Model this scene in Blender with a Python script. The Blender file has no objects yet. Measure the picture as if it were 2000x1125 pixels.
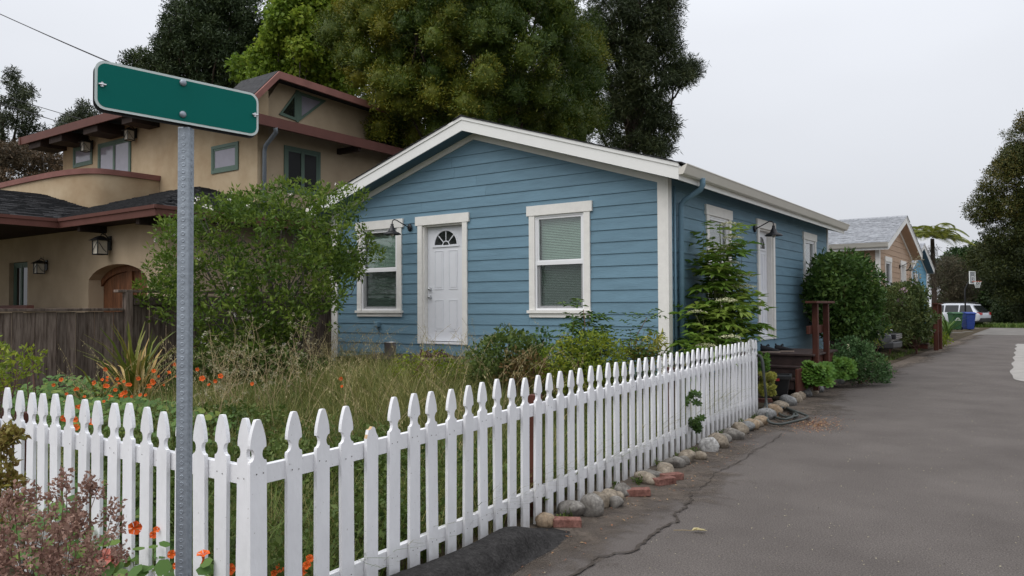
import bpy, bmesh, math, random
import numpy as np
from mathutils import Vector, Matrix, Euler
rad = math.radians
random.seed(11); rng = np.random.default_rng(11)
sc = bpy.context.scene
col = sc.collection

# ------------------------------------------------------------------ camera
cd = bpy.data.cameras.new('camera'); cam = bpy.data.objects.new('camera', cd); col.objects.link(cam)
CAM_H = 1.55
cam.location = (0, 0, CAM_H)
cam.rotation_euler = (rad(91.3774), rad(0.2510), rad(35.4059))
cd.sensor_width = 36; cd.lens = 27.09; cd.clip_start = 0.05; cd.clip_end = 2000
sc.camera = cam
_RM = Euler(cam.rotation_euler).to_matrix()
def at(px, py, d):
    """a point of the place at depth d, measured on the photograph (2000 px wide)"""
    v = _RM @ Vector(((px-1000)/1505.0, -(py-562.5)/1505.0, -1.0))
    return Vector((0, 0, CAM_H)) + v*d

# ------------------------------------------------------------------ world: high overcast
SUN_EL, SUN_AZ = 52, 205        # compass-like: direction the light comes from, degrees from +Y clockwise
w = bpy.data.worlds.new('World'); sc.world = w; w.use_nodes = True
nt = w.node_tree; nt.nodes.clear()
out = nt.nodes.new('ShaderNodeOutputWorld'); bg = nt.nodes.new('ShaderNodeBackground')
sky = nt.nodes.new('ShaderNodeTexSky'); sky.sky_type = 'NISHITA'; sky.sun_disc = False
sky.sun_elevation = rad(SUN_EL); sky.sun_rotation = rad(SUN_AZ); sky.dust_density = 6; sky.air_density = 1.0
geo = nt.nodes.new('ShaderNodeTexCoord'); sep = nt.nodes.new('ShaderNodeSeparateXYZ')
nt.links.new(geo.outputs['Generated'], sep.inputs[0])
cl = nt.nodes.new('ShaderNodeClamp'); nt.links.new(sep.outputs['Z'], cl.inputs['Value'])
ramp = nt.nodes.new('ShaderNodeMapRange'); ramp.inputs['To Min'].default_value = 7.3; ramp.inputs['To Max'].default_value = 19.0
pz = nt.nodes.new('ShaderNodeMath'); pz.operation = 'POWER'; pz.inputs[1].default_value = 1.6; nt.links.new(cl.outputs[0], pz.inputs[0]); nt.links.new(pz.outputs[0], ramp.inputs['Value'])
noi = nt.nodes.new('ShaderNodeTexNoise'); noi.inputs['Scale'].default_value = 1.6; noi.inputs['Detail'].default_value = 3
mpg = nt.nodes.new('ShaderNodeMapping'); mpg.inputs['Scale'].default_value = (1, 1, 3)
nt.links.new(geo.outputs['Generated'], mpg.inputs[0]); nt.links.new(mpg.outputs[0], noi.inputs['Vector'])
mr = nt.nodes.new('ShaderNodeMapRange'); mr.inputs['From Min'].default_value = .3; mr.inputs['From Max'].default_value = .7
mr.inputs['To Min'].default_value = .95; mr.inputs['To Max'].default_value = 1.05
nt.links.new(noi.outputs['Fac'], mr.inputs['Value'])
mu = nt.nodes.new('ShaderNodeMath'); mu.operation = 'MULTIPLY'
nt.links.new(ramp.outputs[0], mu.inputs[0]); nt.links.new(mr.outputs[0], mu.inputs[1])
vs = nt.nodes.new('ShaderNodeVectorMath'); vs.operation = 'SCALE'; vs.inputs[0].default_value = (.955, .985, 1.05)
nt.links.new(mu.outputs[0], vs.inputs['Scale'])
mx = nt.nodes.new('ShaderNodeMixRGB'); mx.inputs[0].default_value = .93
nt.links.new(sky.outputs[0], mx.inputs[1]); nt.links.new(vs.outputs[0], mx.inputs[2])
nt.links.new(mx.outputs[0], bg.inputs['Color']); bg.inputs['Strength'].default_value = .1
nt.links.new(bg.outputs[0], out.inputs['Surface'])
sl = bpy.data.lights.new('sun', 'SUN'); so = bpy.data.objects.new('sun', sl); col.objects.link(so)
sl.energy = 1.5; sl.angle = rad(50); sl.color = (1, .975, .94)
_sd = Vector((math.sin(rad(SUN_AZ))*math.cos(rad(SUN_EL)), math.cos(rad(SUN_AZ))*math.cos(rad(SUN_EL)), math.sin(rad(SUN_EL))))
so.rotation_euler = _sd.to_track_quat('Z', 'Y').to_euler(); so.location = (0, -4, 12)
sc.view_settings.view_transform = 'Standard'; sc.view_settings.look = 'None'
sc.view_settings.exposure = 0.0; sc.view_settings.gamma = 1

# ------------------------------------------------------------------ materials
def pr(m): return m.node_tree.nodes['Principled BSDF']
def soil_splash(m, dirt, zmax):
    """soil thrown up on the lowest part of a board"""
    n = m.node_tree.nodes; l = m.node_tree.links; p = pr(m); src = p.inputs['Base Color'].links[0].from_socket
    tc = n.new('ShaderNodeTexCoord'); sp = n.new('ShaderNodeSeparateXYZ'); l.new(tc.outputs['Object'], sp.inputs[0])
    oi = n.new('ShaderNodeObjectInfo'); vm = n.new('ShaderNodeVectorMath'); vm.operation = 'ADD'; l.new(tc.outputs['Object'], vm.inputs[0]); l.new(oi.outputs['Random'], vm.inputs[1])
    no = n.new('ShaderNodeTexNoise'); no.inputs['Scale'].default_value = 22; no.inputs['Detail'].default_value = 6; l.new(vm.outputs[0], no.inputs['Vector'])
    a = n.new('ShaderNodeMapRange'); a.inputs['From Min'].default_value = 0; a.inputs['From Max'].default_value = zmax; a.inputs['To Min'].default_value = .75; a.inputs['To Max'].default_value = 0; l.new(sp.outputs['Z'], a.inputs['Value'])
    q = n.new('ShaderNodeMath'); q.operation = 'MULTIPLY'; l.new(a.outputs[0], q.inputs[0]); l.new(no.outputs['Fac'], q.inputs[1])
    n2 = n.new('ShaderNodeTexNoise'); n2.inputs['Scale'].default_value = 60; n2.inputs['Detail'].default_value = 2; l.new(vm.outputs[0], n2.inputs['Vector'])
    b = n.new('ShaderNodeMapRange'); b.inputs['From Min'].default_value = .70; b.inputs['From Max'].default_value = .78; b.inputs['To Max'].default_value = .45; l.new(n2.outputs['Fac'], b.inputs['Value'])
    ad = n.new('ShaderNodeMath'); ad.operation = 'MAXIMUM'; l.new(q.outputs[0], ad.inputs[0]); l.new(b.outputs[0], ad.inputs[1])
    mx_ = n.new('ShaderNodeMixRGB'); l.new(ad.outputs[0], mx_.inputs[0]); l.new(src, mx_.inputs[1]); mx_.inputs[2].default_value = (*dirt, 1); l.new(mx_.outputs[0], p.inputs['Base Color'])
def mat(name, c, rough=.6, spec=.3, var=.12, vscale=6, c2=None, bump=0, bscale=40, metal=0, objvar=0, stretch=None, detail=5, speck=None):
    m = bpy.data.materials.new(name); m.use_nodes = True; n = m.node_tree.nodes; l = m.node_tree.links; p = pr(m)
    p.inputs['Roughness'].default_value = rough; p.inputs['Specular IOR Level'].default_value = spec; p.inputs['Metallic'].default_value = metal
    tc = n.new('ShaderNodeTexCoord'); mp = n.new('ShaderNodeMapping'); l.new(tc.outputs['Object'], mp.inputs[0])
    if stretch: mp.inputs['Scale'].default_value = stretch
    no = n.new('ShaderNodeTexNoise'); no.inputs['Scale'].default_value = vscale; no.inputs['Detail'].default_value = detail; no.inputs['Roughness'].default_value = .6
    l.new(mp.outputs[0], no.inputs['Vector'])
    mix = n.new('ShaderNodeMixRGB')
    a = [max(0, x*(1-var)) for x in c]; b = list(c2) if c2 else [min(1, x*(1+var)) for x in c]
    mix.inputs[1].default_value = (*a, 1); mix.inputs[2].default_value = (*b, 1)
    rr = n.new('ShaderNodeMapRange'); rr.inputs['From Min'].default_value = .32; rr.inputs['From Max'].default_value = .68
    l.new(no.outputs['Fac'], rr.inputs['Value']); l.new(rr.outputs[0], mix.inputs[0])
    last = mix.outputs[0]
    if speck:
        ns = n.new('ShaderNodeTexNoise'); ns.inputs['Scale'].default_value = speck[0]; ns.inputs['Detail'].default_value = 3; ns.inputs['Roughness'].default_value = .75; l.new(mp.outputs[0], ns.inputs['Vector'])
        rs = n.new('ShaderNodeMapRange'); rs.inputs['From Min'].default_value = .3; rs.inputs['From Max'].default_value = .7; rs.inputs['To Min'].default_value = 1-speck[1]; rs.inputs['To Max'].default_value = 1+speck[1]
        l.new(ns.outputs['Fac'], rs.inputs['Value']); ss = n.new('ShaderNodeVectorMath'); ss.operation = 'SCALE'; l.new(last, ss.inputs[0]); l.new(rs.outputs[0], ss.inputs['Scale']); last = ss.outputs[0]
    if objvar:
        oi = n.new('ShaderNodeObjectInfo'); r2 = n.new('ShaderNodeMapRange'); r2.inputs['To Min'].default_value = 1-objvar; r2.inputs['To Max'].default_value = 1+objvar
        l.new(oi.outputs['Random'], r2.inputs['Value'])
        sv = n.new('ShaderNodeVectorMath'); sv.operation = 'SCALE'; l.new(last, sv.inputs[0]); l.new(r2.outputs[0], sv.inputs['Scale']); last = sv.outputs[0]
        ov = n.new('ShaderNodeVectorMath'); ov.operation = 'SCALE'; ov.inputs['Scale'].default_value = 37
        cmb = n.new('ShaderNodeCombineXYZ')
        for k in range(3): l.new(oi.outputs['Random'], cmb.inputs[k])
        l.new(cmb.outputs[0], ov.inputs[0]); l.new(ov.outputs[0], mp.inputs['Location'])
    l.new(last, p.inputs['Base Color'])
    if bump:
        nb = n.new('ShaderNodeTexNoise'); nb.inputs['Scale'].default_value = bscale; nb.inputs['Detail'].default_value = 4
        l.new(mp.outputs[0], nb.inputs['Vector'])
        bm = n.new('ShaderNodeBump'); bm.inputs['Strength'].default_value = bump; bm.inputs['Distance'].default_value = .01
        l.new(nb.outputs['Fac'], bm.inputs['Height']); l.new(bm.outputs[0], p.inputs['Normal'])
    return m
def leafmat(name, c0, c1, c2, trans=.3, rough=.55, spec=.25):
    m = bpy.data.materials.new(name); m.use_nodes = True; n = m.node_tree.nodes; l = m.node_tree.links; p = pr(m)
    p.inputs['Roughness'].default_value = rough; p.inputs['Specular IOR Level'].default_value = spec
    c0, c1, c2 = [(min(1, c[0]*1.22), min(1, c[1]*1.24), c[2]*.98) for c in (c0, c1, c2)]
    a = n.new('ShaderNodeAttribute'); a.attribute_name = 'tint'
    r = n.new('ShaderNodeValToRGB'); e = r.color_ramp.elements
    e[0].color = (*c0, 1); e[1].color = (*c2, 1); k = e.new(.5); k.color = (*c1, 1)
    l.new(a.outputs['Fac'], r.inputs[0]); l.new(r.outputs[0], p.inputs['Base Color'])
    if trans:
        t = n.new('ShaderNodeBsdfTranslucent'); l.new(r.outputs[0], t.inputs['Color'])
        s = n.new('ShaderNodeMixShader'); s.inputs[0].default_value = trans
        o = n['Material Output']; l.new(p.outputs[0], s.inputs[1]); l.new(t.outputs[0], s.inputs[2]); l.new(s.outputs[0], o.inputs['Surface'])
    return m
def glassmat(name, tint=(.85, .9, .88), gloss=.35, rough=.02):
    m = bpy.data.materials.new(name); m.use_nodes = True; n = m.node_tree.nodes; l = m.node_tree.links
    n.remove(pr(m)); o = n['Material Output']
    t = n.new('ShaderNodeBsdfTransparent'); t.inputs[0].default_value = (*tint, 1)
    g = n.new('ShaderNodeBsdfGlossy'); g.inputs['Roughness'].default_value = rough
    f = n.new('ShaderNodeLayerWeight'); pw = n.new('ShaderNodeMath'); pw.operation = 'POWER'; pw.inputs[1].default_value = 4; l.new(f.outputs['Facing'], pw.inputs[0])
    ad = n.new('ShaderNodeMath'); ad.operation = 'MULTIPLY_ADD'; ad.inputs[1].default_value = .9; ad.inputs[2].default_value = gloss*.34; ad.use_clamp = True
    l.new(pw.outputs[0], ad.inputs[0])
    s = n.new('ShaderNodeMixShader'); l.new(ad.outputs[0], s.inputs[0]); l.new(t.outputs[0], s.inputs[1]); l.new(g.outputs[0], s.inputs[2]); l.new(s.outputs[0], o.inputs['Surface'])
    return m
def screenmat(name, c, op):
    m = bpy.data.materials.new(name); m.use_nodes = True; n = m.node_tree.nodes; l = m.node_tree.links; p = pr(m); o = n['Material Output']
    p.inputs['Base Color'].default_value = (*c, 1); p.inputs['Roughness'].default_value = .9; p.inputs['Specular IOR Level'].default_value = 0
    t = n.new('ShaderNodeBsdfTransparent'); s = n.new('ShaderNodeMixShader'); s.inputs[0].default_value = op
    l.new(t.outputs[0], s.inputs[1]); l.new(p.outputs[0], s.inputs[2]); l.new(s.outputs[0], o.inputs['Surface']); return m
M = {}
M['blue'] = mat('blue_siding_paint', (.140, .238, .305), .6, .22, .09, 2.2, bump=.35, bscale=14, objvar=.05, stretch=(1, 1, 6))
M['tan'] = mat('tan_siding_paint', (.40, .27, .18), .6, .3, .06, 3, objvar=.04)
M['sky_blue'] = mat('bright_blue_paint', (.13, .33, .47), .6, .3, .05, 3, objvar=.03)
M['trim'] = mat('white_trim_paint', (.74, .72, .68), .55, .3, .04, 9, bump=.3, bscale=30, stretch=(1, 1, 1))
M['fascia'] = mat('white_fascia_paint', (.76, .755, .73), .5, .3, .03, 2)
M['gutter'] = mat('cream_gutter', (.62, .59, .53), .4, .4, .03, 2)
M['vinyl'] = mat('white_vinyl', (.78, .78, .79), .35, .4, .02, 4)
M['door'] = mat('white_door_paint', (.70, .71, .745), .4, .4, .03, 3)
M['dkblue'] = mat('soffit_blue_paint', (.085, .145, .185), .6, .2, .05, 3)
M['roof_dark'] = mat('dark_shingle', (.045, .045, .047), .9, .15, .35, 12)
M['roof_grey'] = mat('grey_shingle', (.30, .31, .33), .9, .15, .3, 9)
M['blind'] = mat('blind_slat', (.44, .54, .46), .6, .2, .05, 5)
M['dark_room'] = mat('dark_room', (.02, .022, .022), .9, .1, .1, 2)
M['glass'] = glassmat('window_glass')
M['darkglass'] = mat('dark_glass', (.012, .014, .015), .06, .7, .1, 2)
M['paleglass'] = mat('curtained_glass', (.27, .255, .30), .12, .6, .12, 1.5)
M['screen'] = screenmat('insect_screen', (.03, .033, .034), .22)
M['black_metal'] = mat('black_metal', (.018, .018, .02), .45, .4, .2, 20)
M['galv'] = mat('galvanised_steel', (.29, .325, .365), .5, .5, .1, 26, bump=.2, bscale=60, metal=.45)
M['steel'] = mat('bright_steel', (.55, .56, .57), .28, .5, .1, 20, metal=.9)
M['sign_green'] = mat('green_sign_sheeting', (.0, .125, .102), .55, .12, .05, 3)
M['sign_white'] = mat('pale_sign_border', (.56, .62, .60), .5, .3, .05, 8)
M['picket'] = mat('white_fence_paint', (.76, .76, .775), .6, .25, .07, 5, bump=.3, bscale=40, objvar=.035, stretch=(1, 1, .35))
soil_splash(M['picket'], (.20, .165, .12), .30)
M['raw_wood'] = mat('raw_broken_wood', (.55, .38, .22), .8, .2, .2, 60)
M['redwood'] = mat('redwood_stain', (.075, .025, .016), .7, .25, .3, 10, bump=.3, bscale=30, objvar=.12, stretch=(1, 1, .25))
M['deck'] = mat('brown_deck_paint', (.05, .031, .027), .65, .3, .3, 7, bump=.2, bscale=20, objvar=.1)
M['oldwood'] = mat('weathered_board', (.11, .078, .062), .85, .15, .45, 5, c2=(.19, .15, .125), bump=.5, bscale=18, objvar=.32, stretch=(6, 6, .6))
M['gatewood'] = mat('stained_gate_board', (.17, .07, .032), .6, .3, .45, 9, objvar=.18, stretch=(4, 4, .5))
M['stucco'] = mat('ochre_stucco', (.47, .365, .25), .9, .1, .14, 1.1, c2=(.52, .41, .285), bump=.25, bscale=90)
M['stucco_stain'] = mat('stained_stucco', (.44, .31, .185), .9, .1, .2, .75, c2=(.54, .43, .29), bump=.25, bscale=90)
M['rust'] = mat('red_brown_fascia', (.145, .062, .05), .6, .25, .1, 3)
M['rust_pale'] = mat('faded_red_brown', (.27, .125, .105), .7, .2, .14, 3)
M['soffit'] = mat('dark_timber', (.035, .024, .02), .8, .15, .2, 5)
M['sage'] = mat('sage_green_frame', (.105, .16, .125), .55, .3, .06, 4)
M['asphalt'] = mat('asphalt', (.108, .0935, .085), .9, .2, .14, .9, c2=(.128, .112, .102), bump=.9, bscale=150, detail=10, speck=(95, .6))
M['verge'] = mat('dusty_gutter_dirt', (.112, .091, .074), .95, .1, .28, 3.2, c2=(.158, .13, .106), bump=.9, bscale=120, detail=9, speck=(70, .3))
_n = M['verge'].node_tree.nodes; _l = M['verge'].node_tree.links
_a = _n.new('ShaderNodeAttribute'); _a.attribute_name = 'tint'; _no = _n.new('ShaderNodeTexNoise'); _no.inputs['Scale'].default_value = 4.5; _no.inputs['Detail'].default_value = 8; _no.inputs['Roughness'].default_value = .7
_tc = _n.new('ShaderNodeTexCoord'); _l.new(_tc.outputs['Object'], _no.inputs['Vector'])
_ad = _n.new('ShaderNodeMath'); _ad.operation = 'MULTIPLY_ADD'; _ad.inputs[1].default_value = 1.3; _l.new(_no.outputs['Fac'], _ad.inputs[0]); _l.new(_a.outputs['Fac'], _ad.inputs[2])
_mr = _n.new('ShaderNodeMapRange'); _mr.inputs['From Min'].default_value = 1.0; _mr.inputs['From Max'].default_value = 1.5; _mr.inputs['To Min'].default_value = 0; _mr.inputs['To Max'].default_value = 1; _l.new(_ad.outputs[0], _mr.inputs['Value'])
_t = _n.new('ShaderNodeBsdfTransparent'); _s = _n.new('ShaderNodeMixShader'); _l.new(_mr.outputs[0], _s.inputs[0]); _l.new(pr(M['verge']).outputs[0], _s.inputs[1]); _l.new(_t.outputs[0], _s.inputs[2]); _l.new(_s.outputs[0], _n['Material Output'].inputs['Surface'])
M['kerb'] = mat('black_asphalt_kerb', (.036, .034, .033), .95, .1, .3, 16, bump=1.0, bscale=60, speck=(60, .4))
M['concrete'] = mat('pale_concrete', (.30, .285, .265), .9, .15, .12, 2, bump=.4, bscale=80)
M['apron'] = mat('worn_concrete', (.165, .155, .142), .9, .15, .2, 1.2, bump=.4, bscale=80)
M['crack'] = mat('crack_dirt', (.062, .053, .046), 1, .05, .25, 20)
M['soil'] = mat('garden_soil', (.07, .055, .04), 1, .05, .4, 4, c2=(.11, .09, .06), bump=1, bscale=30)
M['ground'] = mat('rough_ground', (.10, .085, .06), 1, .05, .3, .5, c2=(.09, .10, .05), bump=.6, bscale=10)
M['brick'] = mat('red_brick', (.17, .075, .058), .9, .15, .3, 14, c2=(.26, .13, .105), bump=.7, bscale=40, objvar=.12, speck=(45, .4))
M['bark'] = mat('brown_bark', (.06, .045, .035), .95, .1, .35, 8, bump=.8, bscale=20, stretch=(3, 3, .6))
M['bark_grey'] = mat('grey_bark', (.12, .105, .095), .95, .1, .3, 8, bump=.6, bscale=20, stretch=(3, 3, .6))
M['stem'] = mat('green_stem', (.11, .12, .05), .7, .2, .25, 8)
M['straw_stem'] = mat('dry_stem', (.30, .235, .13), .8, .15, .25, 8)
M['red_stem'] = mat('brown_stem', (.13, .07, .055), .8, .15, .25, 8)
M['hose'] = mat('grey_green_hose', (.045, .052, .048), .5, .4, .2, 8)
M['black_plastic'] = mat('black_plastic', (.015, .015, .016), .4, .4, .1, 8)
M['red_plastic'] = mat('red_plastic', (.30, .02, .025), .4, .4, .1, 8)
M['green_bin'] = mat('green_bin_plastic', (.022, .085, .032), .5, .35, .1, 5)
M['blue_bin'] = mat('blue_bin_plastic', (.02, .05, .24), .5, .35, .1, 5)
M['white_print'] = mat('white_print', (.7, .72, .7), .7, .2, .02, 5)
M['car_white'] = mat('white_car_paint', (.48, .50, .535), .22, .6, .02, 2)
M['car_black'] = mat('black_car_paint', (.012, .012, .014), .2, .6, .05, 2)
M['tyre'] = mat('tyre_rubber', (.015, .015, .015), .85, .2, .1, 20)
M['chrome'] = mat('chrome', (.7, .7, .72), .15, .6, .03, 5, metal=.9)
M['lamp_red'] = mat('tail_lamp_red', (.35, .01, .015), .15, .6, .05, 5)
M['lamp_clear'] = mat('headlamp_lens', (.6, .62, .65), .12, .6, .1, 5)
M['orange_rim'] = mat('orange_rim_paint', (.45, .09, .04), .5, .3, .1, 5)
M['shoe'] = mat('black_shoe', (.02, .02, .022), .7, .2, .2, 20)
M['shoe_brown'] = mat('maroon_shoe', (.06, .03, .032), .7, .2, .3, 20)
M['sole'] = mat('shoe_sole', (.3, .24, .2), .8, .2, .1, 10)
M['amber'] = mat('frosted_lamp_glass', (.5, .46, .38), .35, .4, .1, 8)
M['cream'] = mat('cream_floret', (.55, .54, .34), .7, .2, .15, 30)
M['orange'] = mat('orange_petal', (.62, .075, .012), .6, .2, .25, 30, c2=(.72, .15, .02), objvar=.15)
M['coral'] = mat('faded_coral_petal', (.5, .17, .13), .6, .2, .2, 30)
M['mauve'] = mat('pale_mauve_petal', (.5, .36, .42), .6, .2, .15, 30)
M['white_petal'] = mat('white_petal', (.66, .62, .58), .6, .2, .15, 30)
ROCKM = [mat('tan_rock', (.20, .16, .115), .85, .2, .25, 11, c2=(.31, .265, .21), bump=.6, bscale=30, speck=(38, .4), objvar=.08),
         mat('grey_rock', (.15, .135, .118), .85, .2, .25, 11, c2=(.245, .228, .205), bump=.6, bscale=30, speck=(38, .4), objvar=.08),
         mat('blue_grey_rock', (.19, .19, .185), .85, .2, .25, 12, c2=(.25, .25, .245), bump=.6, bscale=30, speck=(38, .4), objvar=.08),
         mat('orange_tan_rock', (.25, .165, .095), .85, .2, .25, 9, c2=(.34, .27, .195), bump=.5, bscale=30, speck=(38, .4), objvar=.06),
         mat('pale_veined_rock', (.24, .23, .22), .8, .25, .3, 26, c2=(.5, .49, .47), bump=.6, bscale=30)]
L = {}
L['bush'] = leafmat('bush_leaf', (.03, .06, .012), (.08, .13, .022), (.18, .23, .045), .35)
L['cypress'] = leafmat('cypress_leaf', (.024, .050, .010), (.075, .10, .012), (.22, .185, .022), .15)
L['pine'] = leafmat('pine_leaf', (.018, .027, .014), (.032, .045, .02), (.06, .066, .026), .12)
L['dark'] = leafmat('laurel_leaf', (.016, .027, .014), (.032, .05, .024), (.065, .085, .035), .15)
L['maple'] = leafmat('maple_leaf', (.075, .13, .02), (.17, .24, .035), (.28, .32, .055), .45)
L['conifer'] = leafmat('conifer_leaf', (.02, .028, .02), (.038, .048, .03), (.07, .08, .045), .12)
L['plum'] = leafmat('plum_leaf', (.035, .03, .022), (.085, .06, .045), (.15, .095, .07), .2)
L['rtree'] = leafmat('right_tree_leaf', (.018, .026, .012), (.045, .055, .014), (.12, .085, .02), .15)
L['hedge'] = leafmat('hedge_leaf', (.012, .026, .010), (.03, .06, .018), (.06, .11, .03), .15)
L['twig'] = leafmat('twiggy_leaf', (.045, .04, .033), (.085, .072, .058), (.13, .11, .085), .1)
L['elder'] = leafmat('elder_leaf', (.05, .105, .02), (.10, .175, .032), (.19, .24, .055), .4)
L['shrub'] = leafmat('dark_shrub_leaf', (.022, .05, .014), (.05, .095, .024), (.10, .15, .035), .25)
L['rose'] = leafmat('rose_leaf', (.03, .05, .018), (.06, .085, .03), (.11, .12, .045), .25)
L['lime'] = leafmat('lime_leaf', (.07, .11, .015), (.15, .19, .022), (.24, .25, .03), .35)
L['redleaf'] = leafmat('red_leaf', (.05, .06, .02), (.10, .075, .03), (.15, .08, .04), .3)
L['cover'] = leafmat('blue_green_leaf', (.03, .065, .028), (.055, .11, .045), (.10, .16, .075), .25)
L['grass'] = leafmat('meadow_grass', (.06, .085, .022), (.165, .16, .06), (.38, .315, .17), .35)
L['green_grass'] = leafmat('green_grass', (.04, .075, .015), (.08, .125, .028), (.15, .19, .05), .3)
L['seed'] = leafmat('oat_seed', (.26, .215, .12), (.38, .32, .2), (.5, .43, .3), .3)
L['nast'] = leafmat('nasturtium_leaf', (.05, .10, .03), (.085, .16, .045), (.19, .23, .06), .35)
L['dried'] = leafmat('dried_flower', (.15, .082, .08), (.26, .15, .145), (.39, .26, .255), .3)
L['flax'] = leafmat('flax_blade', (.055, .085, .02), (.12, .14, .03), (.34, .21, .075), .25)
L['flax_dry'] = leafmat('flax_dry_blade', (.30, .19, .075), (.42, .29, .14), (.52, .40, .24), .25)
L['weed'] = leafmat('weed_leaf', (.035, .06, .016), (.07, .105, .028), (.13, .16, .05), .3)
L['greyweed'] = leafmat('grey_weed', (.17, .15, .11), (.28, .25, .2), (.42, .39, .34), .25)
L['aeon'] = leafmat('aeonium_leaf', (.04, .10, .018), (.085, .17, .03), (.16, .23, .06), .2)
L['ysucc'] = leafmat('yellow_succulent', (.12, .14, .025), (.26, .25, .06), (.42, .38, .13), .2)
L['fern'] = leafmat('fern_leaf', (.05, .075, .016), (.12, .14, .028), (.22, .21, .05), .35)
L['agap'] = leafmat('strap_leaf', (.03, .07, .015), (.065, .12, .025), (.13, .18, .045), .25)
L['chips'] = leafmat('red_chips', (.13, .045, .028), (.24, .10, .06), (.38, .25, .15), .1)

# ------------------------------------------------------------------ mesh helpers
def tag(o, label=None, cat=None, group=None, kind=None):
    if label: o['label'] = label
    if cat: o['category'] = cat
    if group: o['group'] = group
    if kind: o['kind'] = kind
    return o
def empty(name, loc=(0, 0, 0), rz=0, label=None, cat=None, group=None):
    o = bpy.data.objects.new(name, None); col.objects.link(o); o.location = loc; o.rotation_euler = (0, 0, rz); o.empty_display_size = .1
    return tag(o, label, cat, group)
def link(name, me, parent=None):
    o = bpy.data.objects.new(name, me); col.objects.link(o)
    if parent is not None: o.parent = parent
    return o
class MB:
    def __init__(s): s.v = []; s.f = []; s.m = []; s.cur = 0
    def add(s, vs, fs):
        b = len(s.v); s.v += [tuple(x) for x in vs]
        for f in fs: s.f.append([b+i for i in f]); s.m.append(s.cur)
        return s
    def box(s, x0, x1, y0, y1, z0, z1):
        return s.add([(x0,y0,z0),(x1,y0,z0),(x1,y1,z0),(x0,y1,z0),(x0,y0,z1),(x1,y0,z1),(x1,y1,z1),(x0,y1,z1)],
                     [(3,2,1,0),(4,5,6,7),(0,1,5,4),(1,2,6,5),(2,3,7,6),(3,0,4,7)])
    def hexa(s, p):   # bottom 4 then top 4
        return s.add(p, [(3,2,1,0),(4,5,6,7),(0,1,5,4),(1,2,6,5),(2,3,7,6),(3,0,4,7)])
    def prism(s, poly, fn, a, b):
        """poly: 2-D outline; fn(u,v,w) -> xyz; extruded from w=a to w=b"""
        n = len(poly); vs = [fn(u, v, a) for u, v in poly]+[fn(u, v, b) for u, v in poly]
        fs = [list(range(n))[::-1], [n+i for i in range(n)]]+[(i, (i+1) % n, n+(i+1) % n, n+i) for i in range(n)]
        return s.add(vs, fs)
    def tube(s, pts, rs, n=6, cap=True):
        pts = [Vector(p) for p in pts]
        if not hasattr(rs, '__len__'): rs = [rs]*len(pts)
        t = (pts[1]-pts[0]).normalized(); ref = Vector((0, 0, 1)) if abs(t.z) < .9 else Vector((1, 0, 0))
        a = t.cross(ref).normalized(); rings = []
        for i, p in enumerate(pts):
            if i == 0: d = pts[1]-p
            elif i == len(pts)-1: d = p-pts[i-1]
            else: d = pts[i+1]-pts[i-1]
            d.normalize(); a = (a-d*a.dot(d)).normalized(); b = d.cross(a)
            rings.append([p+(a*math.cos(k*2*math.pi/n)+b*math.sin(k*2*math.pi/n))*rs[i] for k in range(n)])
        vs = [q for r in rings for q in r]; fs = []
        for i in range(len(pts)-1):
            for k in range(n): fs.append((i*n+k, i*n+(k+1) % n, (i+1)*n+(k+1) % n, (i+1)*n+k))
        if cap: fs += [tuple(range(n))[::-1], tuple((len(pts)-1)*n+k for k in range(n))]
        return s.add(vs, fs)
    def lathe(s, prof, c, n=16, axis='z'):
        vs = []; fs = []
        for r, h in prof:
            for k in range(n):
                a = k*2*math.pi/n; u, v = r*math.cos(a), r*math.sin(a)
                vs.append((c[0]+u, c[1]+v, c[2]+h) if axis == 'z' else ((c[0]+u, c[1]+h, c[2]+v) if axis == 'y' else (c[0]+h, c[1]+u, c[2]+v)))
        for i in range(len(prof)-1):
            for k in range(n): fs.append((i*n+k, i*n+(k+1) % n, (i+1)*n+(k+1) % n, (i+1)*n+k))
        fs += [tuple(range(n))[::-1], tuple((len(prof)-1)*n+k for k in range(n))]
        return s.add(vs, fs)
    def mesh(s, name, mats, smooth=False):
        me = bpy.data.meshes.new(name); me.from_pydata(s.v, [], s.f)
        for m in (mats if isinstance(mats, (list, tuple)) else [mats]): me.materials.append(m)
        if any(s.m): me.polygons.foreach_set('material_index', s.m)
        bm = bmesh.new(); bm.from_mesh(me); bmesh.ops.recalc_face_normals(bm, faces=bm.faces); bm.to_mesh(me); bm.free()
        if smooth: me.polygons.foreach_set('use_smooth', [True]*len(me.polygons))
        me.update(); return me
    def build(s, name, mats, parent=None, smooth=False): return link(name, s.mesh(name, mats, smooth), parent)
def bev(o, wd=.004, seg=1):
    b = o.modifiers.new('bevel', 'BEVEL'); b.width = wd; b.segments = seg; b.limit_method = 'ANGLE'; return o
def npmesh(name, V, F, m, tint=None, smooth=False):
    """V (n,3), F (k,4) or (k,3) int arrays"""
    me = bpy.data.meshes.new(name); V = np.asarray(V, np.float32); F = np.asarray(F, np.int32)
    me.vertices.add(len(V)); me.vertices.foreach_set('co', V.ravel())
    k = F.shape[1]; me.loops.add(F.size); me.loops.foreach_set('vertex_index', F.ravel())
    me.polygons.add(len(F)); me.polygons.foreach_set('loop_start', np.arange(0, F.size, k, dtype=np.int32))
    if smooth: me.polygons.foreach_set('use_smooth', np.ones(len(F), bool))
    if tint is not None:
        a = me.attributes.new('tint', 'FLOAT', 'POINT'); a.data.foreach_set('value', np.asarray(tint, np.float32))
    me.materials.append(m); me.update(calc_edges=True); return me
def unit(a): return a/np.maximum(np.linalg.norm(a, axis=-1, keepdims=True), 1e-9)
def rdir(n): return unit(rng.normal(size=(n, 3)))
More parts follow.
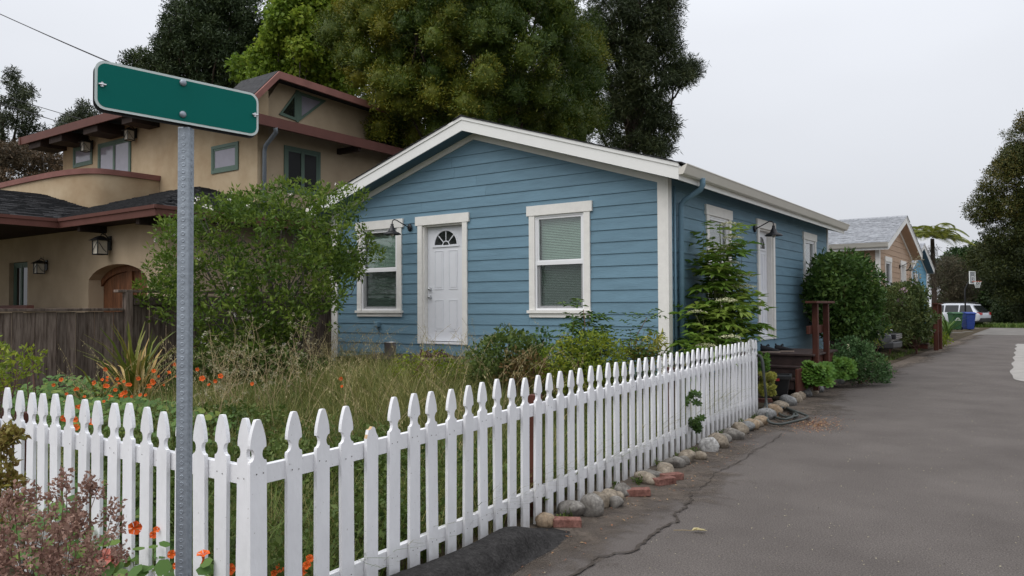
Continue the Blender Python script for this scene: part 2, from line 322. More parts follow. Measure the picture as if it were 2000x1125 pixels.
def leaves(P, D, N, Ls, Ws, t, fold=.25, droop=.0):
    """diamond leaves: base, two shoulders, tip"""
    P = np.asarray(P, float); n = len(P); D = unit(D); S = unit(np.cross(D, N)); N = np.cross(S, D)
    Ls = np.broadcast_to(np.asarray(Ls, float), (n,))[:, None]; Ws = np.broadcast_to(np.asarray(Ws, float), (n,))[:, None]
    mid = P+D*Ls*.45; tip = P+D*Ls; tip[:, 2] -= (Ls*droop)[:, 0]
    V = np.stack([P, mid+S*Ws*.5+N*Ws*fold, tip, mid-S*Ws*.5+N*Ws*fold], 1).reshape(-1, 3)
    F = np.arange(n*4).reshape(n, 4)
    return V, F, np.repeat(np.broadcast_to(t, (n,)), 4)
def merge(parts):
    V = []; F = []; T = []; b = 0
    for v, f, t in parts: V.append(v); F.append(f+b); T.append(t); b += len(v)
    return np.concatenate(V), np.concatenate(F), np.concatenate(T)
def leafobj(name, data, m, parent=None, kind=None):
    o = link(name, npmesh(name, data[0], data[1], m, data[2]), parent)
    if kind: o['kind'] = kind
    return o
def blades(P, Hh, lean, w, t, az=None, curve=1.6):
    """grass blades: three-level ribbons bending over"""
    n = len(P); P = np.asarray(P, float); az = rng.uniform(0, 2*np.pi, n) if az is None else az
    dx = np.stack([np.cos(az), np.sin(az), np.zeros(n)], 1); side = np.stack([-np.sin(az), np.cos(az), np.zeros(n)], 1)
    lv = []
    for s, ww in ((0, 1), (.4, .85), (.75, .6), (1, .12)):
        c = P+np.stack([np.zeros(n), np.zeros(n), Hh*(s-.35*lean*s**3)], 1)+dx*(Hh*lean*s**curve)[:, None]
        lv += [c-side*(w*ww*.5)[:, None], c+side*(w*ww*.5)[:, None]]
    V = np.stack(lv, 1).reshape(-1, 3); b = np.arange(n)[:, None]*8
    F = np.concatenate([b+np.array([[0, 1, 3, 2]]), b+np.array([[2, 3, 5, 4]]), b+np.array([[4, 5, 7, 6]])], 1).reshape(-1, 4)
    return V, F, np.repeat(np.broadcast_to(t, (n,)), 8)
def cloud(clumps, n, ln, wd, tl=0., th=1., up=.25, shell=.55, squash=.85, drop=0., out=.7, fold=.25, low=-1., ball=.5, core=0.):
    """leaf-sized faces through the volume of each (x,y,z,r) clump, denser to its skin"""
    parts = []
    for c in clumps:
        x, y, z, r = c[:4]; k = max(8, int(n*r*r)); d = rdir(k); d[:, 2] = np.where(d[:, 2] < low, -d[:, 2], d[:, 2])
        rr = r*(shell+(1-shell)*rng.random(k)**.6); rr *= 1+.22*np.sin(d[:, 0]*5+x*3)*np.sin(d[:, 2]*6+y*5)+.12*rng.normal(size=k)
        p = d*rr[:, None]*np.array([1, 1, squash])+np.array([x, y, z])
        D = unit(d*out*(1-.5*ball)+rdir(k)*(.75+.3*ball)+np.array([0, 0, up-drop])); Nn = unit(rdir(k)*(1-.3*ball)+np.array([0, 0, .5])+d*(.4+1.1*ball))
        ct = (c[4] if len(c) > 4 else rng.uniform(.3, .7))
        t = np.clip(rng.normal(ct, .17, k), 0, 1)*(th-tl)+tl
        parts.append(leaves(p, D, Nn, ln*rng.uniform(.6, 1.3, k), wd*rng.uniform(.7, 1.3, k), t, fold))
        if core:   # solid ball added inside the clump to block light and see-through gaps
            A, Bn = 7, 10; tq = np.linspace(0, np.pi, A+1)[:, None]; ph = np.linspace(0, 2*np.pi, Bn, endpoint=False)[None]
            g = np.stack([np.sin(tq)*np.cos(ph), np.sin(tq)*np.sin(ph), np.cos(tq)+0*ph], -1)*(r*core*(1+.14*rng.normal(size=(A+1, Bn, 1))))*np.array([1, 1, squash])+np.array([x, y, z])
            ii = np.arange(A)[:, None]*Bn; jj = np.arange(Bn)[None]; j2 = (jj+1) % Bn
            parts.append((g.reshape(-1, 3), np.stack([ii+jj, ii+Bn+jj, ii+Bn+j2, ii+j2], -1).reshape(-1, 4), np.full((A+1)*Bn, ct)))
    return merge(parts)
def limb(mb, a, b, r0, r1, wob=.08, seg=5, n=6):
    a = Vector(a); b = Vector(b); ln = (b-a).length; pts = []; rs = []
    for i in range(seg+1):
        s = i/seg; p = a.lerp(b, s)
        if 0 < i < seg: p += Vector([random.uniform(-1, 1)*wob*ln for _ in range(3)])
        pts.append(p); rs.append(r0+(r1-r0)*s)
    mb.tube(pts, rs, n); return pts

# ------------------------------------------------------------------ ground, road, verge, yard
def sm(t): t = min(1, max(0, t)); return t*t*(3-2*t)
def xf(y):
    if y < 11: return -2.884-.0748*(y-2.1)
    return -3.55-.004*(y-11)
def yz(x, y):
    base = .34*sm((y-2.2)/7.5) if y < 30 else .34*sm((46-y)/16)
    return .015+base*sm((xf(y)-x)/2.3)+.02*math.sin(x*2.1+y)*math.sin(y*1.7-x*.6)*sm((xf(y)-x)/.6)
def sheet(name, xs_fn, ys, z_fn, m, nx=2, kind='structure', tint=False):
    V = []; F = []
    for j, y in enumerate(ys):
        a, b = xs_fn(y)
        for i in range(nx+1):
            x = a+(b-a)*i/nx; V.append((x, y, z_fn(x, y)))
    for j in range(len(ys)-1):
        for i in range(nx): k = j*(nx+1)+i; F.append((k, k+1, k+nx+2, k+nx+1))
    o = link(name, npmesh(name, V, F, m, [i/nx for _ in ys for i in range(nx+1)] if tint else None, smooth=True)); o['kind'] = kind; return o
sheet('ground', lambda y: (-700, 700), [-700, 0, 700], lambda x, y: -.05, M['ground'])
sheet('road', lambda y: (-4.6 if y > 1 else -14, 7.5), list(np.linspace(-14, 46, 61)), lambda x, y: 0, M['asphalt'], 10)
sheet('yard', lambda y: (-34, xf(y)-.01), list(np.linspace(2.12, 62, 200)), lambda x, y: yz(x, y), M['soil'], 90)
def vedge(y):   # outer edge of the dusty verge
    return xf(y)+.50+.16*math.sin(y*1.1+.5)+.08*math.sin(y*3.3)+.05*math.sin(y*7.7)+(.16 if y < 7 else 0)+(.25 if 9.5 < y < 12.5 else 0)
sheet('dirt_verge', lambda y: (xf(y)-.12, vedge(y)+.3), list(np.linspace(1.2, 46, 260)), lambda x, y: .006, M['verge'], 5, tint=True)
sheet('driveway', lambda y: (-.85-.0317*(y-18.4)+.03*math.sin(y*2.3)+.5*math.exp(-(y-18.3)*2.5), 6.5), list(np.linspace(18.3, 36, 90)), lambda x, y: .008, M['concrete'], 3)
sheet('concrete_apron', lambda y: (-5.2, 6.5), list(np.linspace(46.01, 60, 12)), lambda x, y: .004, M['apron'], 3)
# crack along the old seam
CR = [(-2.33, 3.55), (-2.30, 3.95), (-2.34, 4.2), (-2.22, 4.45), (-2.24, 4.7), (-2.29, 4.95), (-2.27, 5.2), (-2.36, 5.42), (-2.37, 5.6), (-2.42, 5.85), (-2.52, 6.1), (-2.5, 6.4), (-2.62, 6.9), (-2.6, 7.5), (-2.68, 8.2), (-2.7, 9.0), (-2.76, 9.6)]
mb = MB(); pts = []
for (a, b), (c, d) in zip(CR[:-1], CR[1:]):
    for s in np.linspace(0, 1, 7)[:-1]: pts.append((a+(c-a)*s+random.uniform(-.018, .018), b+(d-b)*s))
vs = []
for i, (x, y) in enumerate(pts):
    ww = (.003+.007*abs(math.sin(i*.9))+random.uniform(0, .006))*(1 if y < 6 else .4); vs += [(x-ww, y, .010), (x+ww, y, .010)]
mb.add(vs, [(2*i, 2*i+1, 2*i+3, 2*i+2) for i in range(len(pts)-1)])
bpy_road = bpy.data.objects['road']
mb.build('crack', M['crack'], bpy_road)
# asphalt kerb (a rolled dike that runs out beside the first rocks)
V = []; F = []; ys = np.linspace(-1.5, 4.62, 150); prof = [(-.03, 0), (0, .85), (.02, .97), (.08, 1), (.15, .98), (.185, .9), (.21, .72), (.235, .32), (.255, .1), (.30, 0)]
for j, y in enumerate(ys):
    hh = .15*sm((4.64-y)/.75)*(1+.06*math.sin(y*5)); x0 = xf(max(y, 1))+.075+.03*math.sin(y*2)
    for (u, v) in prof: V.append((x0+u*(1+.04*math.sin(y*7+u*9))+random.uniform(-.0015, .0015), y, v*hh+random.uniform(-.002, .002)*(v > .05)+.002))
n = len(prof)
for j in range(len(ys)-1):
    for i in range(n-1): k = j*n+i; F.append((k, k+1, k+n+1, k+n))
kb = link('kerb', npmesh('kerb', V, F, M['kerb'], smooth=True)); kb['kind'] = 'structure'

# ------------------------------------------------------------------ shingled roof planes
def shingles(name, o, u, v, lu, lv, m, parent, course=.14, tab=.33, inside=None, th=.012):
    """o corner at the eave, u unit along eave, v unit up the slope"""
    o, u, v = Vector(o), Vector(u).normalized(), Vector(v).normalized(); nrm = u.cross(v).normalized()
    if nrm.z < 0: nrm = -nrm
    b = MB(); nc = int(lv/course)+1
    for j in range(nc):
        x = -random.uniform(0, tab); v0 = j*course; v1 = min(lv, v0+course+.02)
        if v0 >= lv-.01: break
        while x < lu:
            wd = tab*random.uniform(.8, 1.2); a, c = max(0, x), min(lu, x+wd-.006); x += wd
            if c-a < .02: continue
            if inside and not inside((a+c)/2, v0+course/2): continue
            t = th*random.uniform(.7, 1.7)
            p = [o+u*a+v*v0, o+u*c+v*v0, o+u*c+v*v1, o+u*a+v*v1]
            top = [p[0]+nrm*t, p[1]+nrm*t, p[2]+nrm*.003, p[3]+nrm*.003]
            b.add(p+top, [(4, 5, 6, 7), (0, 1, 5, 4), (1, 2, 6, 5), (3, 0, 4, 7)])
    ob = b.build(name, m, parent); ob['kind'] = 'stuff'; return ob

# ------------------------------------------------------------------ lap-sided cottages
HEAD0, HEAD1, SILL0 = 2.97, 3.125, 1.38
def cottage(name, loc, rz, W, Lg, label, wallm, opens, walls=('front', 'right'), soffm=None, roofm=None, shing=True, course=.177, joints=True, dz=0):
    H = empty(name, loc, rz, label, 'house')
    SL = .314; zu = lambda s: 3.354+SL*min(s, W-s); OH = .30; FO = .33
    fn = {'front': lambda s, z, o: (s, -o, z), 'right': lambda s, z, o: (W+o, s, z), 'left': lambda s, z, o: (-o, s, z)}
    # solid core, coloured near-black to stand in for the unlit rooms
    b = MB(); I = .15
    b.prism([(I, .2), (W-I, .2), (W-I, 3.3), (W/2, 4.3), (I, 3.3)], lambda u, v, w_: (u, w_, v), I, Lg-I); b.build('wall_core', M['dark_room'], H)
    b = MB()
    b.prism([(0.005, .2), (W-.005, .2), (W-.005, 3.3), (W/2, 4.36), (0.005, 3.3)], lambda u, v, w_: (u, w_, v), Lg-.1, Lg); b.build('back_wall', wallm, H)
    for wl in ('left', 'right'):
        if wl not in walls:
            b = MB(); f = fn[wl]; b.prism([(.02, .2), (Lg-.11, .2), (Lg-.11, 3.36), (.02, 3.36)], lambda u, v, o, f=f: f(u, v, o), -.12, 0); b.build('side_wall', wallm, H)
    for wl in walls:
        f = fn[wl]; ln = W if wl == 'front' else Lg; ops = opens.get(wl, [])
        b0 = .37
        k0 = int(math.floor((b0-1.256)/.177)); z = 1.256+.177*k0
        while True:
            z0, z1 = z, z+.177; z = z1
            if wl == 'front':
                if z0 > zu(W/2)-.02: break
            elif z0 > 3.32: break
            if wl != 'front': z1 = min(z1, 3.36)
            z0c = max(z0, b0)
            def span(zz):
                if wl != 'front' or zz <= 3.354: return (.0, ln)
                d = (zz-3.354)/SL; return (d, W-d)
            a0, a1 = span(z0c); t0, t1 = span(min(z1, zu(W/2)-.001))
            segs = [(a0, a1, t0, t1)]
            for (s0, s1, oz0, oz1) in ops:
                if z1 > oz0+.005 and z0c < oz1-.005:
                    ns = []
                    for (p, q, tp, tq) in segs:
                        if s1 <= p or s0 >= q: ns.append((p, q, tp, tq)); continue
                        if s0-p > .02: ns.append((p, s0, tp, s0))
                        if q-s1 > .02: ns.append((s1, q, s1, tq))
                        for zz0, zz1 in ((z0c, oz0), (oz1, z1)):
                            if zz1-zz0 > .012:
                                fr_ = [.014-.014*(zz-z0)/.177 for zz in (zz0, zz1)]
                                b = MB(); b.hexa([f(s0, zz0, fr_[0]), f(s1, zz0, fr_[0]), f(s1, zz0, -.02), f(s0, zz0, -.02), f(s0, zz1, fr_[1]), f(s1, zz1, fr_[1]), f(s1, zz1, -.02), f(s0, zz1, -.02)]); b.build('siding_board', wallm, H)
                    segs = ns
            fin = []
            for (p, q, tp, tq) in segs:
                if joints and q-p > 3.0:
                    c = p+random.uniform(.3, .7)*(q-p); fin += [(p, c-.0015, tp, c-.0015), (c+.0015, q, c+.0015, tq)]
                else: fin.append((p, q, tp, tq))
            for (p, q, tp, tq) in fin:
                zt = min(z1, zu(W/2)-.001)+.012
                b = MB(); jit = random.uniform(-.001, .001)
                b.hexa([f(p, z0c, .014+jit), f(q, z0c, .014+jit), f(q, z0c, -.02), f(p, z0c, -.02), f(tp, zt, .0), f(tq, zt, .0), f(tq, zt, -.02), f(tp, zt, -.02)])
                b.build('siding_board', wallm, H)
    # corner boards
    for (cx, sx) in ((0, -1), (W, 1)):
        b = MB(); zt = 3.35
        x0, x1 = (cx-.0, cx+.13) if sx < 0 else (cx-.13, cx)
        b.box(x0, x1, -.032, .0, .36, zt+(.03))
        b.build('corner_board', M['trim'], H)
        b = MB(); b.box(cx-.032 if sx < 0 else cx+.001, cx-.001 if sx < 0 else cx+.032, -.032, .09, .36, zt); b.build('corner_board', M['trim'], H)
    for cx, sx in ((0, -1), (W, 1)):
        b = MB(); b.box(min(cx, cx+sx*.03), max(cx, cx+sx*.03), Lg-.09, Lg+.0, .36, 3.34); b.build('corner_board', M['trim'], H)
    # frieze under the rakes
    for s in (0, 1):
        x = lambda u: u if s == 0 else W-u
        b = MB(); b.prism([(x(-.0), 3.354-.10), (x(W/2), zu(W/2)-.10), (x(W/2), zu(W/2)), (x(-.0), 3.354)], lambda u, v, o: (u, -o, v), .001, .03); b.build('frieze_board', M['trim'], H)
    # roof slabs, rakes, fascia, gutters, shingles
    TH = .19
    for s in (0, 1):
        x = lambda u: u if s == 0 else W-u
        ze = 3.354-OH*SL
        b = MB(); b.prism([(x(-OH), ze), (x(W/2), zu(W/2)), (x(W/2), zu(W/2)+TH), (x(-OH), ze+TH)], lambda u, v, w_: (u, w_, v), -FO+.022, Lg+FO-.022); b.build('roof', soffm or wallm, H)
        for ya, yb in ((-FO, -FO+.02), (Lg+FO-.02, Lg+FO)):
            b = MB(); b.prism([(x(-OH-.02), ze-.012), (x(W/2), zu(W/2)-.006), (x(W/2), zu(W/2)+TH+.022), (x(-OH-.02), ze+TH+.016)], lambda u, v, w_: (u, w_, v), ya, yb); b.build('rake_board', M['fascia'], H)
        b = MB(); b.prism([(x(-OH-.02), ze+TH-.028), (x(W/2), zu(W/2)+TH-.022), (x(W/2), zu(W/2)+TH+.030), (x(-OH-.02), ze+TH+.024)], lambda u, v, w_: (u, w_, v), -FO-.014, -FO-.001); b.build('rake_trim', M['fascia'], H)
        xa, xb = sorted((x(-OH-.02), x(-OH-.001)))
        b = MB(); b.box(xa, xb, -FO+.021, Lg+FO-.021, ze-.012, ze+TH-.01); b.build('fascia_board', M['fascia'], H)
        g = [(0, .07), (.055, .07), (.072, .085), (.115, .185), (.125, .195), (.125, .207), (.112, .207), (0, .15)]
        b = MB(); b.prism([(x(-OH-.022-u), ze-.012+v) for u, v in g], lambda u, v, w_: (u, w_, v), -FO+.0, Lg+FO); b.build('gutter', M['gutter'], H)
        ev = (x(-OH-.05), -FO-.03, ze+TH+.020); ln = math.hypot(W/2+OH+.05, (W/2+OH+.05)*SL)
        if shing:
            shingles('shingles', (ev[0], ev[1], ev[2]-.0), (0, 1, 0), ((1 if s == 0 else -1), 0, SL), Lg+2*FO+.06, ln, roofm, H)
    b = MB(); zt = zu(W/2)+TH+.03
    k = -FO-.03
    while k < Lg+FO:
        b.prism([(W/2-.16, zt-.045), (W/2, zt+.012), (W/2+.16, zt-.045), (W/2+.16, zt-.03), (W/2, zt+.03), (W/2-.16, zt-.03)], lambda u, v, w_: (u, w_, v), k, k+.29); k += .3
    b.build('ridge_cap', roofm, H)['kind'] = 'stuff'
    return H, fn
def rect(b, f, s0, s1, z0, z1, o0, o1):
    b.hexa([f(s0, z0, o1), f(s1, z0, o1), f(s1, z0, o0), f(s0, z0, o0), f(s0, z1, o1), f(s1, z1, o1), f(s1, z1, o0), f(s0, z1, o0)]); return b
def ringbox(b, f, s0, s1, z0, z1, wd, o0, o1):
    rect(b, f, s0, s1, z1-wd, z1, o0, o1); rect(b, f, s0, s1, z0, z0+wd, o0, o1); rect(b, f, s0, s0+wd, z0+wd, z1-wd, o0, o1); rect(b, f, s1-wd, s1, z0+wd, z1-wd, o0, o1); return b
def sash_window(H, f, s0, s1, blind=True, glassm=None, zs=1.49, trim=True):
    """s0,s1: outer edges of the side trims"""
    a, c = s0+.105, s1-.105; z0, z1 = zs, HEAD0
    w_ = ringbox(MB(), f, a, c, z0, z1, .032, -.06, .012)
    W_ = w_.build('window', M['vinyl'], H)
    zm = (z0+z1)/2-.01
    b = ringbox(MB(), f, a+.034, c-.034, zm+.02, z1-.034, .028, -.035, .004); b.build('upper_sash', M['vinyl'], W_)
    b = ringbox(MB(), f, a+.034, c-.034, z0+.034, zm+.018, .036, -.055, -.012); b.build('lower_sash', M['vinyl'], W_)
    b = rect(MB(), f, a+.033, c-.033, zm-.028, zm+.03, -.03, .012); b.build('meeting_rail', M['vinyl'], W_)
    b = rect(MB(), f, a+.06, c-.06, zm+.045, z1-.06, -.03, -.024); b.build('pane', glassm or M['glass'], W_)
    b = rect(MB(), f, a+.068, c-.068, z0+.066, zm-.01, -.05, -.044); b.build('pane', glassm or M['glass'], W_)
    b = rect(MB(), f, a+.036, c-.036, z0+.036, zm-.03, -.008, -.006); b.build('insect_screen', M['screen'], W_)
    if blind:
        b = MB(); z = z0+.06
        while z < z1-.06:
            b.add([f(a+.06, z, -.075), f(c-.06, z, -.075), f(c-.06, z+.021, -.088), f(a+.06, z+.021, -.088)], [(0, 1, 2, 3)]); z += .0255
        b.build('blind', M['blind'], W_)['kind'] = 'stuff'
    if trim:
        b = rect(MB(), f, s0-.042, s1+.042, HEAD0, HEAD1, .0, .042); b.build('head_trim', M['trim'], W_)
        for p, q in ((s0, s0+.104), (s1-.104, s1)):
            b = rect(MB(), f, p, q, zs+.0, HEAD0-.001, 0, .034); b.build('side_trim', M['trim'], W_)
        b = rect(MB(), f, s0-.03, s1+.03, zs-.045, zs-.001, 0, .062); b.build('sill', M['trim'], W_)
        b = rect(MB(), f, s0, s1, SILL0, zs-.046, 0, .036); b.build('apron_trim', M['trim'], W_)
    return W_
def panel_door(H, f, s0, s1, zb=.925, knob_left=True):
    """s0,s1: outer edges of side trims"""
    a, c = s0+.10, s1-.10
    b = rect(MB(), f, s0-.05, s1+.045, HEAD0, HEAD1, .0, .042); b.build('door_head_trim', M['trim'], H)
    for p, q in ((s0, a), (c, s1)):
        b = rect(MB(), f, p, q, zb-.01, HEAD0-.001, -.02, .036); b.build('door_side_trim', M['trim'], H)
    b = MB(); rect(b, f, a+.001, a+.03, zb, HEAD0-.001, -.13, .0); rect(b, f, c-.03, c-.001, zb, HEAD0-.001, -.13, .0); rect(b, f, a+.031, c-.031, HEAD0-.03, HEAD0-.001, -.13, .0); b.build('door_jamb', M['trim'], H)
    b = rect(MB(), f, a+.031, c-.031, zb-.01, zb+.022, -.13, .02); b.build('threshold', M['vinyl'], H)
    o = -.085; d0, d1, z0, z1 = a+.034, c-.034, zb+.034, HEAD0-.033
    D = bev(rect(MB(), f, d0, d1, z0, z1, o-.04, o).build('door', M['door'], H), .003)
    wd = d1-d0; hh = z1-z0
    for u0, u1 in ((.19, .43), (.57, .81)):
        for v0, v1 in ((.09, .36), (.45, .79)):
            b = ringbox(MB(), f, d0+u0*wd, d0+u1*wd, z0+v0*hh, z0+v1*hh, .014, o, o+.007)
            rect(b, f, d0+u0*wd+.034, d0+u1*wd-.034, z0+v0*hh+.034, z0+v1*hh-.034, o, o+.006)
            b.build('door_panel', M['door'], D)
    # fan light
    cs, cz, r = (d0+d1)/2, z0+.835*hh, .30*wd
    def arc(r_, a0, a1, n=12): return [(cs+r_*math.cos(a0+(a1-a0)*i/n), cz+r_*math.sin(a0+(a1-a0)*i/n)) for i in range(n+1)]
    b = MB(); ou = arc(r+.028, 0, math.pi, 16); inn = arc(r, 0, math.pi, 16)
    for i in range(16): b.prism([ou[i], ou[i+1], inn[i+1], inn[i]], lambda u, v, q: f(u, v, q), o, o+.014)
    rect(b, f, cs-r-.045, cs+r+.045, cz-.03, cz, o, o+.016); b.build('fan_light_rim', M['door'], D)
    for k in range(4):
        a0, a1 = k*math.pi/4+.05, (k+1)*math.pi/4-.05
        b = MB(); b.prism(arc(r-.004, a0, a1, 6)+arc(r*.33, a0+.06, a1-.06, 4)[::-1], lambda u, v, q: f(u, v, q), o, o+.004); b.build('pane', M['darkglass'], D)
    b = MB(); b.prism(arc(r*.25, 0, math.pi, 8), lambda u, v, q: f(u, v, q), o, o+.004); b.build('pane', M['darkglass'], D)
    ks = d0+.065 if knob_left else d1-.065
    for zz, nm in ((z0+.455*hh, 'deadbolt'), (z0+.385*hh, 'door_knob')):
        b = MB(); c0 = Vector(f(ks, zz, o)); dr = Vector(f(ks, zz, o+1))-c0; b.tube([c0, c0+dr*.012, c0+dr*.03, c0+dr*.055, c0+dr*.062], [.032, .032, .016 if nm != 'deadbolt' else .026, .03 if nm != 'deadbolt' else .024, .012], 12)
        b.build(nm, M['steel'], D, True)
    return D
def barn_lamp(P, dr, side, label):
    """P on the wall, dr outward, arm reaching out and to `side`"""
    T = empty('barn_lamp', P, 0, label, 'wall lamp', 'black barn lamps beside the doors'); dr = Vector(dr); sd = Vector(side); up = Vector((0, 0, 1))
    b = MB(); b.tube([dr*0, dr*.02, dr*.032], [.065, .065, .045], 16); b.build('wall_plate', M['black_metal'], T, True)
    e = dr*.30+sd*.0
    pts = [dr*.03, dr*.10+up*.035, dr*.2+up*.085, dr*.255+up*.115, dr*.295+up*.12, dr*.325+up*.095, dr*.332+up*.04]
    b = MB(); b.tube(pts, .0095, 8); b.build('arm', M['black_metal'], T, True)
    c = dr*.332+up*.04
    b = MB(); b.lathe([(.022, .0), (.028, -.01), (.024, -.03), (.034, -.04), (.034, -.06), (.05, -.075), (.06, -.115), (.085, -.135), (.125, -.15), (.152, -.172), (.155, -.185), (.15, -.185), (.12, -.16), (.05, -.13)], c, 24); b.build('lamp_shade', M['black_metal'], T, True)
    b = MB(); b.lathe([(.012, -.12), (.03, -.15), (.036, -.185), (.022, -.21), (.004, -.218)], c, 12); b.build('bulb', M['amber'], T, True)
    return T

HX, HY, HW, HL = -11.33, 10.05, 6.86, 9.13
S = lambda x: x-HX
op_front = [(S(-10.66)+.02, S(-9.535)-.02, SILL0+.06, HEAD1-.06), (S(-6.79)+.02, S(-5.695)-.02, SILL0+.06, HEAD1-.06), (S(-9.145)+.02, S(-8.04)-.02, .90, HEAD1-.06)]
op_right = [(1.41+.06, 2.50-.02, SILL0+.06, HEAD1-.06), (3.90+.02, 4.92-.02, .90, HEAD1-.06), (6.99+.02, 8.01-.02, SILL0+.06, HEAD1-.06)]
H1, F1 = cottage('blue_cottage', (HX, HY, 0), 0, HW, HL, 'blue lap-sided cottage with white trim and a white panelled front door', M['blue'], {'front': op_front, 'right': op_right}, ('front', 'right'), M['dkblue'], M['roof_dark'])
sash_window(H1, F1['front'], S(-10.66), S(-9.535)); sash_window(H1, F1['front'], S(-6.79), S(-5.695))
panel_door(H1, F1['front'], S(-9.145), S(-8.04))
sash_window(H1, F1['right'], 1.43, 2.52, False); sash_window(H1, F1['right'], 6.99, 8.01, False); panel_door(H1, F1['right'], 3.90, 4.92)
# downspout with two elbows, conduit, vent hood on the front wall
b = MB(); b.tube([(HW+.40, .32, 3.34), (HW+.40, .32, 3.25), (HW+.37, .32, 3.19), (HW+.13, .33, 3.06), (HW+.075, .33, 3.0), (HW+.07, .33, 2.9), (HW+.07, .33, .3)], .04, 10); b.build('downspout', M['blue'], H1, True)
b = MB(); b.tube([(HW+.03, .2, 3.25), (HW+.03, .2, .4)], .016, 8); b.build('conduit', M['blue'], H1, True)
b = MB(); b.box(S(-10.17), S(-10.07), -.09, -.001, 1.19, 1.28); b.tube([(S(-10.12), -.06, 1.19), (S(-10.12), -.07, 1.13)], .022, 8); bev(b.build('outlet_cover', M['blue'], H1), .012)
barn_lamp((-9.335, HY-.014, 2.955), (-.35, -1, 0), (0, 0, 0), 'black gooseneck barn lamp over the front wall between window and door')
barn_lamp((HX+HW+.014, 13.80, 2.93), (1, .12, 0), (0, 0, 0), 'black gooseneck barn lamp beside the door of the road side wall')

# second and third cottage, gable to the road
op2 = {'front': [(.97, 2.03, 1.44, 3.065), (3.87, 4.88, .9, 3.065)], 'left': []}
H2, F2 = cottage('tan_cottage', (-4.47, 25.55, -.04), rad(90), 6.3, 9.0, 'tan lap-sided cottage with grey shingle roof, gable end to the road', M['tan'], op2, ('front', 'left'), M['tan'], M['roof_grey'])
sash_window(H2, F2['front'], .95, 2.05, False, M['darkglass']); panel_door(H2, F2['front'], 3.85, 4.9)
barn_lamp((-4.456, 29.2, 2.86), (1, .12, 0), (0, 0, 0), 'black gooseneck barn lamp on the tan gable wall')
H3, F3 = cottage('bright_blue_cottage', (-5.55, 38.15, -.1), rad(90), 6.3, 8.0, 'bright sky-blue cottage gable beyond the tan cottage', M['sky_blue'], {'front': [(1.97, 3.03, 1.44, 3.065)]}, ('front',), M['dkblue'], M['roof_grey'])
sash_window(H3, F3['front'], 1.95, 3.05, False, M['darkglass'])

# ------------------------------------------------------------------ porches of the blue cottage
def box_part(parent, name, m, *a, bv=.004):
    return bev(MB().box(*a).build(name, m, parent), bv)
P1 = empty('side_porch', (0, 0, 0), 0, 'small brown wooden porch with steps and posts at the road side door', 'porch')
for i in range(6):
    box_part(P1, 'deck_board', M['deck'], -4.44, -3.40, 13.56+i*.29, 13.56+i*.29+.282, .685, .72)
for z0, z1 in ((.46, .68),):
    box_part(P1, 'skirt_board', M['deck'], -4.40, -3.46, 13.60, 13.63, .44, .683)
    box_part(P1, 'skirt_board', M['redwood'], -3.49, -3.46, 13.64, 15.2, .16, .683)
for k, (y, z) in enumerate(((13.30, .52), (13.02, .34))):
    box_part(P1, 'step_tread', M['deck'], -4.36, -3.56, y, y+.30, z-.035, z)
    box_part(P1, 'step_riser', M['deck'], -4.34, -3.58, y+.02, y+.045, z-.18, z-.037)
box_part(P1, 'stringer', M['redwood'], -3.555, -3.52, 13.0, 13.59, .12, .5)
for y in (13.68, 14.42):
    box_part(P1, 'post', M['redwood'], -3.45, -3.36, y, y+.09, .1, 1.58)
box_part(P1, 'cap_rail', M['redwood'], -3.50, -3.31, 13.45, 14.72, 1.582, 1.62)
box_part(P1, 'mid_rail', M['redwood'], -3.50, -3.452, 13.5, 14.9, 1.06, 1.20)
box_part(P1, 'mid_rail', M['redwood'], -4.40, -3.50, 13.82, 13.86, 1.06, 1.18) if False else None
P2 = empty('front_porch', (0, 0, 0), 0, 'low brown wooden landing below the front door', 'porch')
for i in range(6):
    box_part(P2, 'deck_board', M['deck'], -9.95, -7.75, 8.85+i*.19, 8.85+i*.19+.184, .685, .72)
box_part(P2, 'skirt_board', M['redwood'], -9.93, -7.77, 8.87, 8.90, .25, .683)
box_part(P2, 'step_tread', M['deck'], -10.35, -9.96, 8.85, 9.9, .47, .505)
box_part(P2, 'step_riser', M['redwood'], -10.33, -9.98, 8.88, 8.91, .25, .468)
# shoes, pail
def shoe(T, m, x, y, z, rz, s=1.0, soleM=None):
    c, si = math.cos(rz), math.sin(rz)
    def tr(u, v, w_): return (x+(u*c-v*si)*s, y+(u*si+v*c)*s, z+w_*s)
    secs = [(-.14, .03, .095), (-.11, .042, .11), (-.05, .04, .10), (.0, .043, .085), (.06, .05, .065), (.11, .046, .05), (.145, .022, .035)]
    b = MB(); vs = []; fs = []; n = 8
    for u, w_, h in secs:
        for k in range(n):
            a = k*math.pi/(n-1); vs.append(tr(u, w_*math.cos(a), .022+(h-.022)*math.sin(a)**.7))
    for i in range(len(secs)-1):
        for k in range(n-1): fs.append((i*n+k, i*n+k+1, (i+1)*n+k+1, (i+1)*n+k))
        fs.append((i*n+n-1, i*n, (i+1)*n, (i+1)*n+n-1))
    fs += [tuple(range(n)), tuple((len(secs)-1)*n+k for k in range(n))]
    b.add(vs, fs); up = b.build('upper', m, T, True)
    b = MB(); outl = [(-.145, -.03), (-.14, .032), (-.05, .042), (.06, .053), (.12, .048), (.15, .02), (.15, -.02), (.12, -.046), (.06, -.05), (-.05, -.04)]
    b.prism(outl, lambda u, v, w_: tr(u, v, w_), .0, .024); b.build('sole', soleM or M['sole'], T)
    b = MB(); b.tube([tr(-.05, -.02, .1), tr(-.02, 0, .118), tr(-.01, .02, .1)], .012*s, 6); b.build('tongue', m, T)
    b = MB(); b.tube([tr(-.12, 0, .1), tr(-.13, 0, .13)], .012*s, 6); b.build('heel_tab', m, T)
